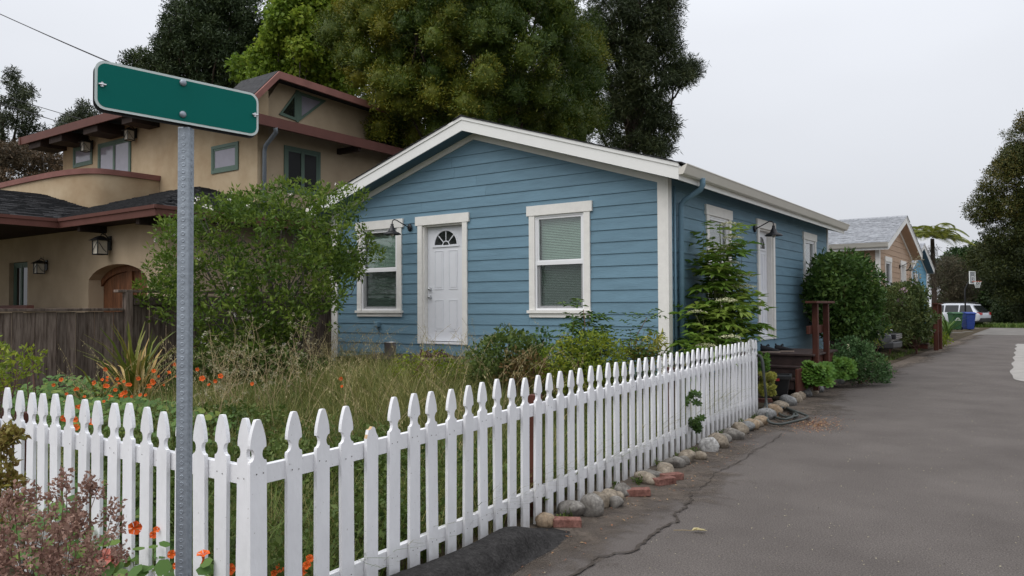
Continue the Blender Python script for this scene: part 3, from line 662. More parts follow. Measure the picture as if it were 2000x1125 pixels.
for k, (x, y, rz) in enumerate(((-4.18, 13.72, .35), (-4.02, 14.02, .55))):
    T = empty('shoe', (0, 0, 0), 0, 'black trainer of the pair on the side porch deck', 'shoe', 'black shoes on the side porch'); shoe(T, M['shoe'], x, y, .721, rz, 1.15)
for k, (x, y, rz) in enumerate(((-8.12, 9.2, .4), (-7.98, 9.35, .8))):
    T = empty('shoe', (0, 0, 0), 0, 'maroon shoe of the pair lying on the front landing', 'shoe', 'maroon shoes on the front landing'); shoe(T, M['shoe_brown'], x, y, .721, rz, 1.25)
T = empty('metal_pail', (-9.25, 9.45, .721), 0, 'shiny metal pail standing on the front landing', 'pail')
b = MB(); b.lathe([(.09, 0), (.093, .005), (.1, .23), (.105, .235), (.1, .24), (.09, .235), (.085, .02)], (0, 0, 0), 20); b.build('body', M['steel'], T, True)
b = MB(); b.tube([(-.1, 0, .2), (-.09, .04, .14), (0, .108, .1), (.09, .04, .14), (.1, 0, .2)], .004, 6); b.build('handle', M['steel'], T, True)

# ------------------------------------------------------------------ white picket fences
PH, PW, PT = 1.06, .089, .019
def picket_outline(broken=False):
    h = PW/2; pts = []
    pts += [(h, 0), (h, PH-.19)]
    if broken: return [(-h, 0), (h, 0), (h, PH-.185), (.030, PH-.165), (.018, PH-.135), (.0, PH-.128), (-.012, PH-.14), (-.030, PH-.142), (-.037, PH-.165), (-h, PH-.185)]
    for i in range(7):   # round notch
        a = -math.pi/2+math.pi*i/6; pts.append((h-.022*math.cos(a)-.002, PH-.152+.029*math.sin(a)))
    for s in (.08, .3, .5, .7, .85, 1.0): pts.append((h-.001-(h-.0165)*s**1.7, PH-.118+.110*s))
    pts.append((.010, PH))
    return [(-x, y) for x, y in pts][::-1][0:0]+pts+[(-x, y) for x, y in pts[::-1]]
def picket_mesh(broken=False):
    b = MB(); o = picket_outline(broken); b.prism(o, lambda u, v, w_: (u, w_, v), -PT/2, PT/2)
    me = b.mesh('picket', [M['picket'], M['raw_wood']])
    if broken:
        for p in me.polygons:
            if p.normal.z > .3 and p.center.z > .5: p.material_index = 1
    return me
PM, PMB = picket_mesh(), picket_mesh(True)
def picket_fence(A, B, n, label, face, posts, broken=(), z0=0., rails=((.768, .850), (.165, .245)), jitter=1.0, first=None):
    """pickets on the side `face` (unit vector) of the rails"""
    A, B = Vector((*A, 0)), Vector((*B, 0)); d = (B-A); ln = d.length; d.normalize(); fc = Vector((*face, 0)).normalized()
    T = empty('picket_fence', A+Vector((0, 0, 0)), 0, label, 'fence', 'white picket fences round the yard'); ang = math.atan2(d.y, d.x)
    inv = A
    nb = MB()
    for i in range(n):
        s = (ln*i/(n-1) if first is None else (0 if i == 0 else first+(ln-first)*(i-1)/(n-2))); zz = z0+.006*math.sin(i*1.3)*jitter
        o = link('picket', PMB if i in broken else PM, T)
        p = d*s+fc*(PT/2+.001)
        o.location = (p.x, p.y, zz+random.uniform(-.008, .008)*jitter); o.rotation_euler = (random.uniform(-.006, .006)*jitter, random.uniform(-.011, .011)*jitter, ang+random.uniform(-.02, .02)*jitter)
        sx = random.uniform(.97, 1.03); o.scale = (sx, 1, 1)
        for (r0, r1) in rails:
            for u in (-.02, .022):
                q = d*(s+u+random.uniform(-.004, .004))+fc*(PT+.0015); zc = zz+(r0+r1)/2+random.uniform(-.014, .014)
                nb.add([q+d*(a*.0034)+Vector((0, 0, zc+c*.0034)) for a, c in ((1, 0), (.5, .87), (-.5, .87), (-1, 0), (-.5, -.87), (.5, -.87))], [(0, 1, 2, 3, 4, 5)])
    nb.build('nail_heads', M['bark'], T)['kind'] = 'stuff'
    for (r0, r1) in rails:
        m = 3 if ln > 5 else 1
        for k in range(m):
            a, c = d*(ln*k/m-.02*(k == 0)), d*(ln*(k+1)/m-.003+.02*(k == m-1)); bk = -fc*.036
            b = MB(); b.hexa([a+bk+Vector((0, 0, z0+r0)), c+bk+Vector((0, 0, z0+r0)), c+Vector((0, 0, z0+r0)), a+Vector((0, 0, z0+r0)), a+bk+Vector((0, 0, z0+r1)), c+bk+Vector((0, 0, z0+r1)), c+Vector((0, 0, z0+r1)), a+Vector((0, 0, z0+r1))])
            b.build('rail', M['picket'], T)
    for s in posts:
        a = d*s-fc*.038; b = MB(); u = d*.045; v = -fc*.088
        b.hexa([a-u+Vector((0, 0, -.1)), a+u+Vector((0, 0, -.1)), a+u+v+Vector((0, 0, -.1)), a-u+v+Vector((0, 0, -.1)), a-u+Vector((0, 0, .9)), a+u+Vector((0, 0, .9)), a+u+v+Vector((0, 0, .9)), a-u+v+Vector((0, 0, .9))])
        b.build('post', M['redwood'], T)
    return T
picket_fence((-2.892, 2.125), (-3.545, 10.95), 51, 'long white picket fence running along the road, one picket tip broken off', (1, .073), (2.62, 5.52, 8.56), broken=(4,), first=.205)
picket_fence((-2.955, 2.112), (-6.75, 2.10), 25, 'white picket fence section meeting the road fence at the street corner', (0, -1), (2.35, 3.7), z0=-.004)
picket_fence((-3.62, 10.97), (-4.40, 11.02), 6, 'short white picket return between road fence and cottage wall', (0, -1), (.7,), z0=.01)

# ------------------------------------------------------------------ street sign
SG = empty('street_sign', (-2.632, 1.62, 0), 0, 'blank green street-name sign with pale border on a galvanised square post', 'sign')
PX = 0.022
pa = rad(45+35)
b = MB(); r = .0315
sq = [(r*math.cos(pa+k*math.pi/2), r*math.sin(pa+k*math.pi/2)) for k in range(4)]
b.prism(sq, lambda u, v, w_: (u, v, w_), -.3, 2.2175); bev(b.build('post', M['galv'], SG), .004, 2)
# embossed knock-outs down each face
b = MB()
for k in range(4):
    p0, p1 = Vector((*sq[k], 0)), Vector((*sq[(k+1) % 4], 0)); c = (p0+p1)/2; nrm = c.normalized(); tn = (p1-p0).normalized()
    z = .02
    while z < 2.2:
        ring = [c+nrm*.0005+tn*(.0085*math.cos(a))+Vector((0, 0, z+.0085*math.sin(a))) for a in np.linspace(0, 2*math.pi, 9)[:-1]]
        tip = [c+nrm*.0014+tn*(.0065*math.cos(a))+Vector((0, 0, z+.0065*math.sin(a))) for a in np.linspace(0, 2*math.pi, 9)[:-1]]
        inn = [c+nrm*.0008+tn*(.004*math.cos(a))+Vector((0, 0, z+.004*math.sin(a))) for a in np.linspace(0, 2*math.pi, 9)[:-1]]
        b.add(ring+tip+inn, [(i, (i+1) % 8, 8+(i+1) % 8, 8+i) for i in range(8)]+[(8+i, 8+(i+1) % 8, 16+(i+1) % 8, 16+i) for i in range(8)]+[tuple(range(16, 24))])
        z += .0254
b.build('knockouts', M['galv'], SG)['kind'] = 'stuff'
sa = Vector((-2.665, 1.30, 0)); sb = Vector((-2.560, 1.878, 0)); sd = (sb-sa).normalized(); sn = Vector((sd.y, -sd.x, 0)); slen = (sb-sa).length; smid = (sa+sb)/2-Vector((-2.632, 1.62, 0))
def rrect(l, h, r, n=6):
    o = []
    for cx, cy, a0 in ((l/2-r, h/2-r, 0), (-l/2+r, h/2-r, 90), (-l/2+r, -h/2+r, 180), (l/2-r, -h/2+r, 270)):
        for i in range(n+1): a = rad(a0+90*i/n); o.append((cx+r*math.cos(a), cy+r*math.sin(a)))
    return o
SZ, SHH = 2.313, .168
for sgn in (1, -1):
    def sp(u, v, w_, sgn=sgn):
        p = smid+sd*u+sn*(sgn*(.008+w_)); bow = -.004*((u+.2)/.3)**2-(.007 if sgn < 0 else 0)
        return (p.x, p.y, SZ+v+bow)
    b = MB(); b.prism(rrect(slen, SHH, .034), sp, 0, .0022); pl = b.build('sign_blade', M['sign_white'] if sgn > 0 else M['black_metal'], SG)
    b = MB(); b.prism(rrect(slen-.017, SHH-.017, .028), sp, .0022, .0030); b.build('green_panel', M['sign_green'], pl)
    for v in (SHH/2-.022, -SHH/2+.030):
        b = MB(); c = Vector(sp(-.0, v, 0)); b.tube([c+sn*sgn*.003, c+sn*sgn*.008, c+sn*sgn*.0115, c+sn*sgn*.0125], [.0125, .0122, .0075, .002], 14); b.build('bolt', M['galv'], SG, True)
    for u in (-slen/2+.022, slen/2-.016):
        b = MB(); c = Vector(sp(u, .0, 0)); b.tube([c, c+sn*sgn*.006], .008, 6); b.tube([c-sd*.012+sn*sgn*.008, c+sd*.012+sn*sgn*.008], .0032, 6); b.tube([c+Vector((0, 0, -.008))+sn*sgn*.007, c+Vector((0, 0, .008))+sn*sgn*.007], .0036, 6); b.build('end_bolt', M['steel'], SG)

# ------------------------------------------------------------------ weathered board fence on the lot line
WF = empty('board_fence', (0, 0, 0), 0, 'weathered grey-brown board fence along the far lot line', 'fence')
y = 4.46; XW = -11.62; k = 0
while y < 10.4:
    wd = random.uniform(.125, .15); proud = .02 if k % 2 else 0; top = 1.50 if y < 6.1 else 1.74
    b = MB(); b.box(XW-.02+proud, XW+proud, y, y+wd, yz(XW, y)-.05, top+random.uniform(-.01, .004)); b.build('board', M['oldwood'], WF); y += wd-.012 if False else wd+.004; k += 1
box_part(WF, 'cap_board', M['oldwood'], XW-.07, XW+.055, 4.42, 6.12, 1.512, 1.552)
box_part(WF, 'cap_board', M['oldwood'], XW-.07, XW+.055, 6.02, 10.4, 1.79, 1.83)
box_part(WF, 'top_rail', M['oldwood'], XW+.021, XW+.05, 6.27, 10.4, 1.60, 1.70)
box_part(WF, 'post', M['redwood'], XW-.04, XW+.06, 4.34, 4.44, .0, 1.51)
box_part(WF, 'post', M['oldwood'], XW-.04, XW+.065, 6.14, 6.25, .1, 1.788)
box_part(WF, 'post', M['oldwood'], XW-.13, XW-.03, 8.3, 8.4, .1, 1.78)

# ------------------------------------------------------------------ ochre stucco house
B = empty('stucco_house', (0, 0, 0), 0, 'two-storey ochre stucco house with red-brown fascias and sage green windows', 'house')
def part(name, m, *a): return MB().box(*a).build(name, m, B)
YL = 7.84; XC = -13.3
# lower storey front wall with arched recess
AX0, AX1, AZ, AR = -16.22, -14.0, 2.0, .42     # arch opening
def archtop(x):
    u = (x-(AX0+AX1)/2)/((AX1-AX0)/2); return AZ+AR*math.sqrt(max(0, 1-u*u*.9))-.0
b = MB(); n = 14; xs = [AX0+(AX1-AX0)*i/n for i in range(n+1)]
for i in range(n):
    b.hexa([(xs[i], YL, archtop(xs[i])), (xs[i+1], YL, archtop(xs[i+1])), (xs[i+1], YL+.5, archtop(xs[i+1])), (xs[i], YL+.5, archtop(xs[i])), (xs[i], YL, 3.4), (xs[i+1], YL, 3.4), (xs[i+1], YL+.5, 3.4), (xs[i], YL+.5, 3.4)])
b.box(-19.0, AX0, YL, YL+.5, .1, 3.4); b.box(AX1, XC, YL, YL+.5, .1, 3.4); b.box(-21.5, -19.9-.05, YL, YL+.5, .1, 3.4); b.box(-19.95, -19.0, YL, YL+.5, 2.62, 3.4); b.box(-19.95, -19.0, YL+.2, YL+.5, .1, 2.62)
b.build('lower_front_wall', M['stucco'], B)
part('lower_side_wall', M['stucco'], XC-.3, XC, YL+.501, 16.4, .1, 3.4)
part('lower_core', M['stucco'], -24.0, XC-.31, 9.6, 16.3, .1, 3.3)
G = empty('gate', (0, 0, 0)); G.parent = B
i = 0; x = AX0+.02
while x < AX1-.02:
    wd = .17; b = MB(); x1 = min(x+wd-.006, AX1-.01)
    b.hexa([(x, YL+.30, .2), (x1, YL+.30, .2), (x1, YL+.36, .2), (x, YL+.36, .2), (x, YL+.30, archtop(x)+.01), (x1, YL+.30, archtop(x1)+.01), (x1, YL+.36, archtop(x1)+.01), (x, YL+.36, archtop(x)+.01)]); b.build('gate_board', M['gatewood'], G); x += wd; i += 1
b = MB()
for i in range(n):
    a0, a1 = archtop(xs[i]), archtop(xs[i+1])
    b.hexa([(xs[i], YL+.25, a0-.13), (xs[i+1], YL+.25, a1-.13), (xs[i+1], YL+.299, a1-.13), (xs[i], YL+.299, a0-.13), (xs[i], YL+.25, a0+.01), (xs[i+1], YL+.25, a1+.01), (xs[i+1], YL+.299, a1+.01), (xs[i], YL+.299, a0+.01)])
b.build('gate_arch', M['gatewood'], G)
MB().box((AX0+AX1)/2-.09, (AX0+AX1)/2+.09, YL+.255, YL+.299, .2, AZ+.30).build('gate_stile', M['gatewood'], G)
def frame_win(f, s0, s1, z0, z1, m=None, mull=(), gm=None, o=.03):
    w_ = ringbox(MB(), f, s0, s1, z0, z1, .075, -.02, o).build('window', m or M['sage'], B)
    ringbox(MB(), f, s0+.076, s1-.076, z0+.076, z1-.076, .05, -.02, o-.012).build('sash', m or M['sage'], w_)
    ed = [s0+.126]+list(mull)+[s1-.126]
    for a, c in zip(ed[:-1], ed[1:]): rect(MB(), f, a+.02 if a != ed[0] else a, c-.02 if c != ed[-1] else c, z0+.126, z1-.126, .0015, .008).build('pane', gm or M['paleglass'], w_)
    for q in mull: rect(MB(), f, q-.05, q+.05, z0+.077, z1-.077, -.019, o-.004).build('mullion', m or M['sage'], w_)
    return w_
fl = lambda s, z, o: (s, YL-o, z)
frame_win(lambda s, z, o: (s, YL+.12-o, z), -19.94, -18.62, .9, 2.62, mull=(-19.55,), gm=M['darkglass'])
part('porch_wall', M['rust'], -22, -16.95, 6.98, 7.12, 1.50, 1.62); part('porch_parapet', M['stucco'], -22, -17.0, 7.0, 7.1, .1, 1.499)
part('porch_column', M['stucco'], -18.7, -18.25, 5.55, 5.95, .1, 3.35)
# lower roof with its L-shaped eave
ZE0, ZE1 = 3.15, 3.32
EX, EXC, EY = -12.66, -16.19, 7.24
def fascia(p, q, name='fascia', z0=ZE0, z1=ZE1, th=.05, m=None):
    p, q = Vector((*p, 0)), Vector((*q, 0)); d = (q-p).normalized(); nn = Vector((d.y, -d.x, 0))*th
    b = MB(); b.hexa([p+Vector((0, 0, z0)), q+Vector((0, 0, z0)), q-nn+Vector((0, 0, z0)), p-nn+Vector((0, 0, z0)), p+nn*.6+Vector((0, 0, z1)), q+nn*.6+Vector((0, 0, z1)), q-nn+Vector((0, 0, z1)), p-nn+Vector((0, 0, z1))]); return b.build(name, m or M['rust'], B)
fascia((EXC, EY), (EX, EY)); fascia((EX, EY), (EX, 16.8)); fascia((EXC, 3.6), (EXC, EY))
fascia((EXC+.06, EY-.045), (EX+.06, EY-.045), 'gutter_lip', ZE1-.05, ZE1+.012, .02); fascia((EX+.045, EY-.06), (EX+.045, 16.8), 'gutter_lip', ZE1-.05, ZE1+.012, .02); fascia((EXC+.045, 3.6), (EXC+.045, EY-.03), 'gutter_lip', ZE1-.05, ZE1+.012, .02)
part('soffit', M['soffit'], EXC-.0, EX-.06, EY+.06, 16.8, ZE0+.03, ZE0+.06); part('soffit', M['soffit'], -23.0, EXC-.06, 3.6, 9.55, ZE0+.03, ZE0+.06)
b = MB(); b.box(-15.6, -15.5, EY+.08, YL-.001, ZE0-.1, ZE0+.029); b.build('rafter_tail', M['soffit'], B); b = MB(); b.box(XC-.16, XC-.04, EY+.08, YL-.001, ZE0-.1, ZE0+.029); b.build('rafter_tail', M['soffit'], B)
SLR = .325
def roofplane(name, pts, m=None):
    b = MB(); nn = len(pts); b.add(pts, [tuple(range(nn))]); return b.build(name, m or M['roof_dark'], B)
zt = ZE1+.0; HK = (17.27-12.66)/3.77; VK = 1.413; RWX = -21.1
zfp = lambda y: zt+SLR*(y-EY); zwp = lambda x: zt+.23*(EXC-x); zrp = lambda x: zt+.2655*(EX-x)
roofplane('roof_plane', [(EXC, EY, zt), (EX, EY, zt), (-17.27, 11.01, zfp(11.01)), (-19.0, 11.01, zfp(11.01)), (-19.0, 9.22, zfp(9.22)), (-18.78, 9.07, zfp(9.07))])
shingles('shingles', (-19.0, EY, zt+.006), (1, 0, 0), (0, 1, SLR), EX+19.0, 3.96, M['roof_dark'], B, .15, .3, inside=lambda u, v: (u-19.0) > EXC-VK*v/1.0515 and (u-19.0) < EX-HK*v/1.0515, th=.018)
roofplane('roof_plane', [(EX, EY, zt), (EX, 16.8, zt), (-15.0, 16.8, zrp(-15)), (-15.0, 11.01, zrp(-15)), (-17.27, 11.01, zrp(-17.27))])
shingles('shingles', (EX, EY, zt+.006), (0, 1, 0), (-1, 0, .2655), 9.5, 4.75, M['roof_dark'], B, .15, .3, inside=lambda u, v: u > v/1.0347/HK and (v < 2.4 or u < 3.75), th=.018)
roofplane('roof_plane', [(EXC, 3.6, zt), (EXC, EY, zt), (-18.78, 9.07, zwp(-18.78)), (RWX, 9.07, zwp(RWX)), (RWX, 3.6, zwp(RWX))])
shingles('shingles', (EXC, 3.6, zt+.006), (0, 1, 0), (-1, 0, .23), 9.07-3.6, (EXC-RWX)*1.026, M['roof_dark'], B, .15, .3, inside=lambda u, v: u < EY-3.6+v/1.026/VK, th=.018)
roofplane('roof_plane', [(RWX, 3.6, zwp(RWX)), (RWX, 9.07, zwp(RWX)), (RWX-4.9, 9.07, zt), (RWX-4.9, 3.6, zt)])
# upper storey
XU, YU = -15.0, 11.01
b = MB(); b.box(-24.4, XU, YU, YU+.3, 3.3, 6.62); b.build('upper_front_wall', M['stucco_stain'], B)
b = MB(); b.prism([(YU+.301, 3.3), (16.4, 3.3), (16.4, 5.95), (YU+.301, 5.95)], lambda u, v, o: (XU-o, u, v), 0, .3); b.build('upper_side_wall', M['stucco'], B)
part('upper_core', M['stucco'], -24.4, XU-.31, YU+.31, 16.4, 3.3, 6.0)
fu = lambda s, z, o: (s, YU-o, z); fr = lambda s, z, o: (XU+o, s, z)
frame_win(fu, -16.77, -15.70, 4.80, 5.47)
frame_win(fu, -23.72, -22.6, 5.70, 6.30)
frame_win(fu, -22.26, -20.5, 4.4, 6.22, mull=(-21.38,))
frame_win(fr, 11.75, 12.85, 4.30, 5.42, mull=(12.3,), gm=mat('unlit_glass', (.006, .007, .007), .15, .15, .1, 2))
# upper roofs
FE = 6.48; OHU = .8
zf = lambda x: 6.655 if x < -18 else 6.655-(x+18)*.245
def slab(name, m, p4, th): b = MB(); b.hexa([Vector(p) for p in p4]+[Vector(p)+Vector((0, 0, th)) for p in p4]); return b.build(name, m, B)
slab('upper_roof', M['roof_dark'], [(-25.2, YU-OHU, 6.57), (-18, YU-OHU, 6.57), (-18, 14.5, 7.3), (-25.2, 14.5, 7.3)], .08)
slab('upper_roof', M['roof_dark'], [(-18, YU-OHU, 6.57), (-14.2, YU-OHU, 5.67), (-14.2, 17.2, 5.63), (-18, 17.2, 6.57)], .08)
shingles('shingles', (-14.2, YU-OHU, 5.755), (0, 1, -.006), (-1, 0, .237), 6.9, 3.9, M['roof_dark'], B, .15, .3, th=.018)
fascia((-25.24, YU-OHU-.02), (-18, YU-OHU-.02), 'fascia', 6.45, 6.66, .04)
b = MB(); b.hexa([(-18, YU-OHU-.06, 6.45), (-14.2, YU-OHU-.06, 5.55), (-14.2, YU-OHU-.02, 5.55), (-18, YU-OHU-.02, 6.45), (-18, YU-OHU-.06, 6.66), (-14.2, YU-OHU-.06, 5.76), (-14.2, YU-OHU-.02, 5.76), (-18, YU-OHU-.02, 6.66)]); b.build('rake_board', M['rust'], B)
b = MB(); b.hexa([(-14.2, YU-OHU-.06, 5.55), (-14.12, YU-OHU-.06, 5.55), (-14.12, 17.2, 5.51), (-14.2, 17.2, 5.51), (-14.2, YU-OHU-.06, 5.77), (-14.10, YU-OHU-.06, 5.77), (-14.10, 17.2, 5.73), (-14.2, 17.2, 5.73)]); b.build('fascia', M['rust'], B)
b = MB(); b.hexa([(-25.29, YU-OHU-.06, 6.45), (-25.22, YU-OHU-.06, 6.45), (-25.22, 14.5, 7.18), (-25.29, 14.5, 7.18), (-25.29, YU-OHU-.06, 6.66), (-25.22, YU-OHU-.06, 6.66), (-25.22, 14.5, 7.4), (-25.29, 14.5, 7.4)]); b.build('rake_board', M['rust'], B)
for x in (-24.9, -23.6, -21.6, -19.6): part('lookout_beam', M['soffit'], x, x+.75 if x < -20 else x+.5, YU-OHU+.06, YU-.001, 6.28, 6.568)
for y in (13.4, 15.2): part('lookout_beam', M['soffit'], XU+.001, -14.22, y, y+.1, 5.46, 5.60)
b = MB(); b.tube([(-14.15, 10.85, 5.56), (-14.25, 10.95, 5.48), (-14.85, 11.12, 5.28), (-14.93, 11.15, 5.15), (-14.93, 11.15, 3.4)], .05, 8); b.build('downspout', M['galv'], B, True)
# balcony parapet, bowed in plan
b = MB(); cp = MB(); n = 20; pp = []
ctl = [(-19.096, 11.0), (-19.10, 10.6), (-19.105, 10.3), (-19.14, 9.9), (-19.22, 9.58), (-19.45, 9.37), (-19.8, 9.24), (-20.5, 9.12), (-21.8, 9.07), (-23.8, 9.07), (-27, 9.07)]
def spline2(P, k=6):
    o = []
    for i in range(len(P)-1):
        p0, p1, p2, p3 = [np.array(P[j]) for j in (max(0, i-1), i, i+1, min(len(P)-1, i+2))]
        for t in np.arange(k)/k: o.append(.5*(2*p1+(p2-p0)*t+(2*p0-5*p1+4*p2-p3)*t*t+(3*p1-p0-3*p2+p3)*t**3))
    return np.array(o+[np.array(P[-1])])
pp = spline2(ctl); tg = np.gradient(pp, axis=0); tg /= np.linalg.norm(tg, axis=1)[:, None]; nn_ = np.stack([tg[:, 1], -tg[:, 0]], 1)     # towards the balcony
def ring4(prof): return [[(q[0]+m_[0]*o_, q[1]+m_[1]*o_, z_) for o_, z_ in prof] for q, m_ in zip(pp, nn_)]
for mbx, prof in ((b, [(0, 3.3), (0, 4.86), (.2, 4.86), (.2, 3.3)]), (cp, [(-.05, 4.861), (-.07, 4.99), (.25, 4.99), (.23, 4.861)])):
    R4 = ring4(prof); mbx.add([v_ for r_ in R4 for v_ in r_], [(i*4+j, i*4+(j+1) % 4, i*4+4+(j+1) % 4, i*4+4+j) for i in range(len(R4)-1) for j in range(4)]+[(0, 1, 2, 3)])
b.build('balcony_parapet', M['stucco_stain'], B); cp.build('parapet_cap', M['rust_pale'], B)
# pop-up gable with the rhombic window
XD = -15.2
fd = lambda u, v, o: (XD+o, u, v)
b = MB(); b.prism([(11.1, 6.0), (11.78, 6.98), (14.6, 6.98), (16.8, 6.4), (16.8, 5.7), (11.1, 5.7)], fd, -.3, 0); b.build('gable_wall', M['stucco'], B)
for (a, c) in (((10.55, 6.02), (11.35, 6.86)), ((11.35, 6.86), (15.8, 6.72))):
    b = MB(); b.prism([a, c, (c[0], c[1]+.17), (a[0], a[1]+.17)], fd, .50, .56); b.build('gable_rake', M['rust_pale'], B)
    b = MB(); b.prism([(a[0], a[1]+.10), (c[0], c[1]+.10), (c[0], c[1]+.19), (a[0], a[1]+.19)], fd, -.9, .499); b.build('gable_roof', M['roof_dark'], B)
for poly, nm in (([(11.75, 6.18), (12.25, 6.12), (12.25, 6.84)], 'a'), ([(12.33, 6.12), (13.2, 6.82), (12.33, 6.86)], 'b')):
    cxy = (sum(p[0] for p in poly)/3, sum(p[1] for p in poly)/3); inn = [(cxy[0]+(p[0]-cxy[0])*.72, cxy[1]+(p[1]-cxy[1])*.72) for p in poly]
    b = MB()
    for i in range(3): j = (i+1) % 3; b.prism([poly[i], poly[j], inn[j], inn[i]], fd, .0, .04)
    w_ = b.build('window', M['sage'], B); b = MB(); b.prism(inn, fd, 0, .012); b.build('pane', M['paleglass'] if nm == 'b' else M['darkglass'], w_)
b = MB(); b.prism([(12.25, 6.1), (12.33, 6.1), (12.33, 6.88), (12.25, 6.88)], fd, 0, .045); b.build('mullion', M['sage'], B)
# wall lanterns
def lantern(P, sc_, label):
    T = empty('wall_lantern', P, 0, label, 'wall lamp', 'twig lanterns on the stucco house'); s = sc_
    b = MB(); b.box(-.05*s, .05*s, -.025*s, 0, -.12*s, .16*s); b.build('wall_plate', M['black_metal'], T)
    b = MB(); b.tube([(0, -.02*s, .08*s), (0, -.09*s, .17*s), (0, -.17*s, .2*s), (0, -.2*s, .14*s)], .012*s, 6); b.tube([(0, -.12*s, .19*s), (-.07*s, -.14*s, .25*s)], .006*s, 5); b.tube([(0, -.1*s, .18*s), (.05*s, -.12*s, .25*s)], .006*s, 5); b.build('twig_arm', M['black_metal'], T)
    b = MB(); c = (0, -.2*s, 0)
    b.hexa([(-.16*s, -.36*s, .06*s), (.16*s, -.36*s, .06*s), (.16*s, -.04*s, .06*s), (-.16*s, -.04*s, .06*s), (-.04*s, -.24*s, .15*s), (.04*s, -.24*s, .15*s), (.04*s, -.16*s, .15*s), (-.04*s, -.16*s, .15*s)]); b.build('lantern_roof', M['black_metal'], T)
    b = MB(); b.box(-.09*s, .09*s, -.29*s, -.11*s, -.2*s, .058*s); b.build('lantern_glass', M['amber'], T)
    b = MB()
    for x in (-.1, .1):
        for y in (-.3, -.1): b.tube([(x*s, y*s, -.22*s), (x*s, y*s, .06*s)], .011*s, 5)
    for z in (-.21,):
        for a_, c_ in (((-.1, -.3), (.1, -.3)), ((.1, -.3), (.1, -.1)), ((.1, -.1), (-.1, -.1)), ((-.1, -.1), (-.1, -.3))): b.tube([(a_[0]*s, a_[1]*s, z*s), (c_[0]*s, c_[1]*s, z*s)], .011*s, 5)
    b.tube([(-.09*s, -.305*s, -.15*s), (0, -.305*s, -.05*s), (.08*s, -.305*s, .02*s)], .006*s, 5); b.tube([(.105*s, -.28*s, .02*s), (.105*s, -.2*s, -.1*s), (.105*s, -.13*s, -.17*s)], .006*s, 5)
    b.build('twig_frame', M['black_metal'], T); return T
lantern((-15.35, YL-.002, 2.82), 1.0, 'large twig-framed lantern beside the arched wooden gate')
lantern((-18.05, YL-.002, 2.48), .8, 'smaller twig-framed lantern beside the porch window')
lantern((-22.55, YU-.035, 6.22), .95, 'twig-framed lantern between the balcony window and balcony doors')
lantern((-20.25, YU-.002, 6.25), .95, 'twig-framed lantern on the house-corner side of the balcony doors')

# ------------------------------------------------------------------ rocks and bricks along the road edge
def rock(loc, size, m, label, group='rocks edging the road', angular=0., seed=0, rz=None, tilt=0):
    bm = bmesh.new(); bmesh.ops.create_icosphere(bm, subdivisions=3, radius=1); r = np.random.default_rng(seed+5)
    ph = r.uniform(0, 6, 9); pl = [unit(r.normal(size=(1, 3)))[0] for _ in range(int(9*angular)+3)]
    for v in bm.verts:
        c = v.co; k = 1+.07*math.sin(c.x*2.3+ph[0])+.07*math.sin(c.y*2.7+ph[1])+.06*math.sin(c.z*2.9+ph[2])+.03*math.sin(c.x*6+c.y*5+ph[3])+.02*math.sin(c.z*9+c.y*7+ph[4])
        p = Vector(c)*k
        for n_ in pl:
            d = p.x*n_[0]+p.y*n_[1]+p.z*n_[2]
            if d > .78: p -= Vector(n_)*(d-.78)*.85
        v.co = Vector((p.x*size[0], p.y*size[1], p.z*size[2]))
    me = bpy.data.meshes.new('rock'); bm.to_mesh(me); bm.free(); me.materials.append(m)
    me.polygons.foreach_set('use_smooth', [True]*len(me.polygons))
    o = link('rock', me); o.location = loc; o.rotation_euler = (tilt, r.uniform(-.15, .15), r.uniform(0, 6.28) if rz is None else rz)
    return tag(o, label, 'rock', group)
RK = ROCKM
rr = [(at(1065, 1010, 5.43), (.075, .075, .065), 3, 'round banded tan cobble at the kerb end of the rock row', 0),
      (at(1112, 999, 5.72), (.13, .09, .07), 1, 'grey wedge-shaped rock behind the first brick', .6),
      (at(1156, 990, 5.70), (.10, .085, .10), 1, 'largest grey egg-shaped rock beside the wedge-shaped one', 0),
      (at(1172, 968, 5.95), (.075, .085, .075), 0, 'small tan rock tucked behind the egg-shaped rock', .3),
      (at(1190, 964, 6.02), (.085, .08, .075), 0, 'pale tan rock touching the picket foot', .2),
      (at(1208, 962, 6.12), (.045, .05, .045), 0, 'tiny tan pebble-like rock beside the pale tan one', .5),
      (at(1202, 980, 5.95), (.07, .06, .05), 1, 'angular grey rock lying out on the verge', .8),
      (at(1217, 951, 6.30), (.08, .07, .065), 1, 'grey cobble leaning on the second brick', .2),
      (at(1262, 931, 6.75), (.15, .08, .06), 0, 'flat pale flagstone chunk between the bricks', .9),
      (at(1268, 920, 7.0), (.13, .06, .04), 1, 'long thin grey slab rock behind the flagstone chunk', .7),
      (at(1300, 908, 7.15), (.14, .09, .06), 0, 'flat olive-tan rock behind the third brick', .7),
      (at(1318, 901, 7.4), (.11, .09, .065), 1, 'low grey-brown rock behind the third brick', .6)]
for k, (p, sz, mi, lab, an) in enumerate(rr):
    p = Vector(p); p.z = sz[2]*.66; rock(p, sz, RK[mi], lab, angular=an, seed=k)
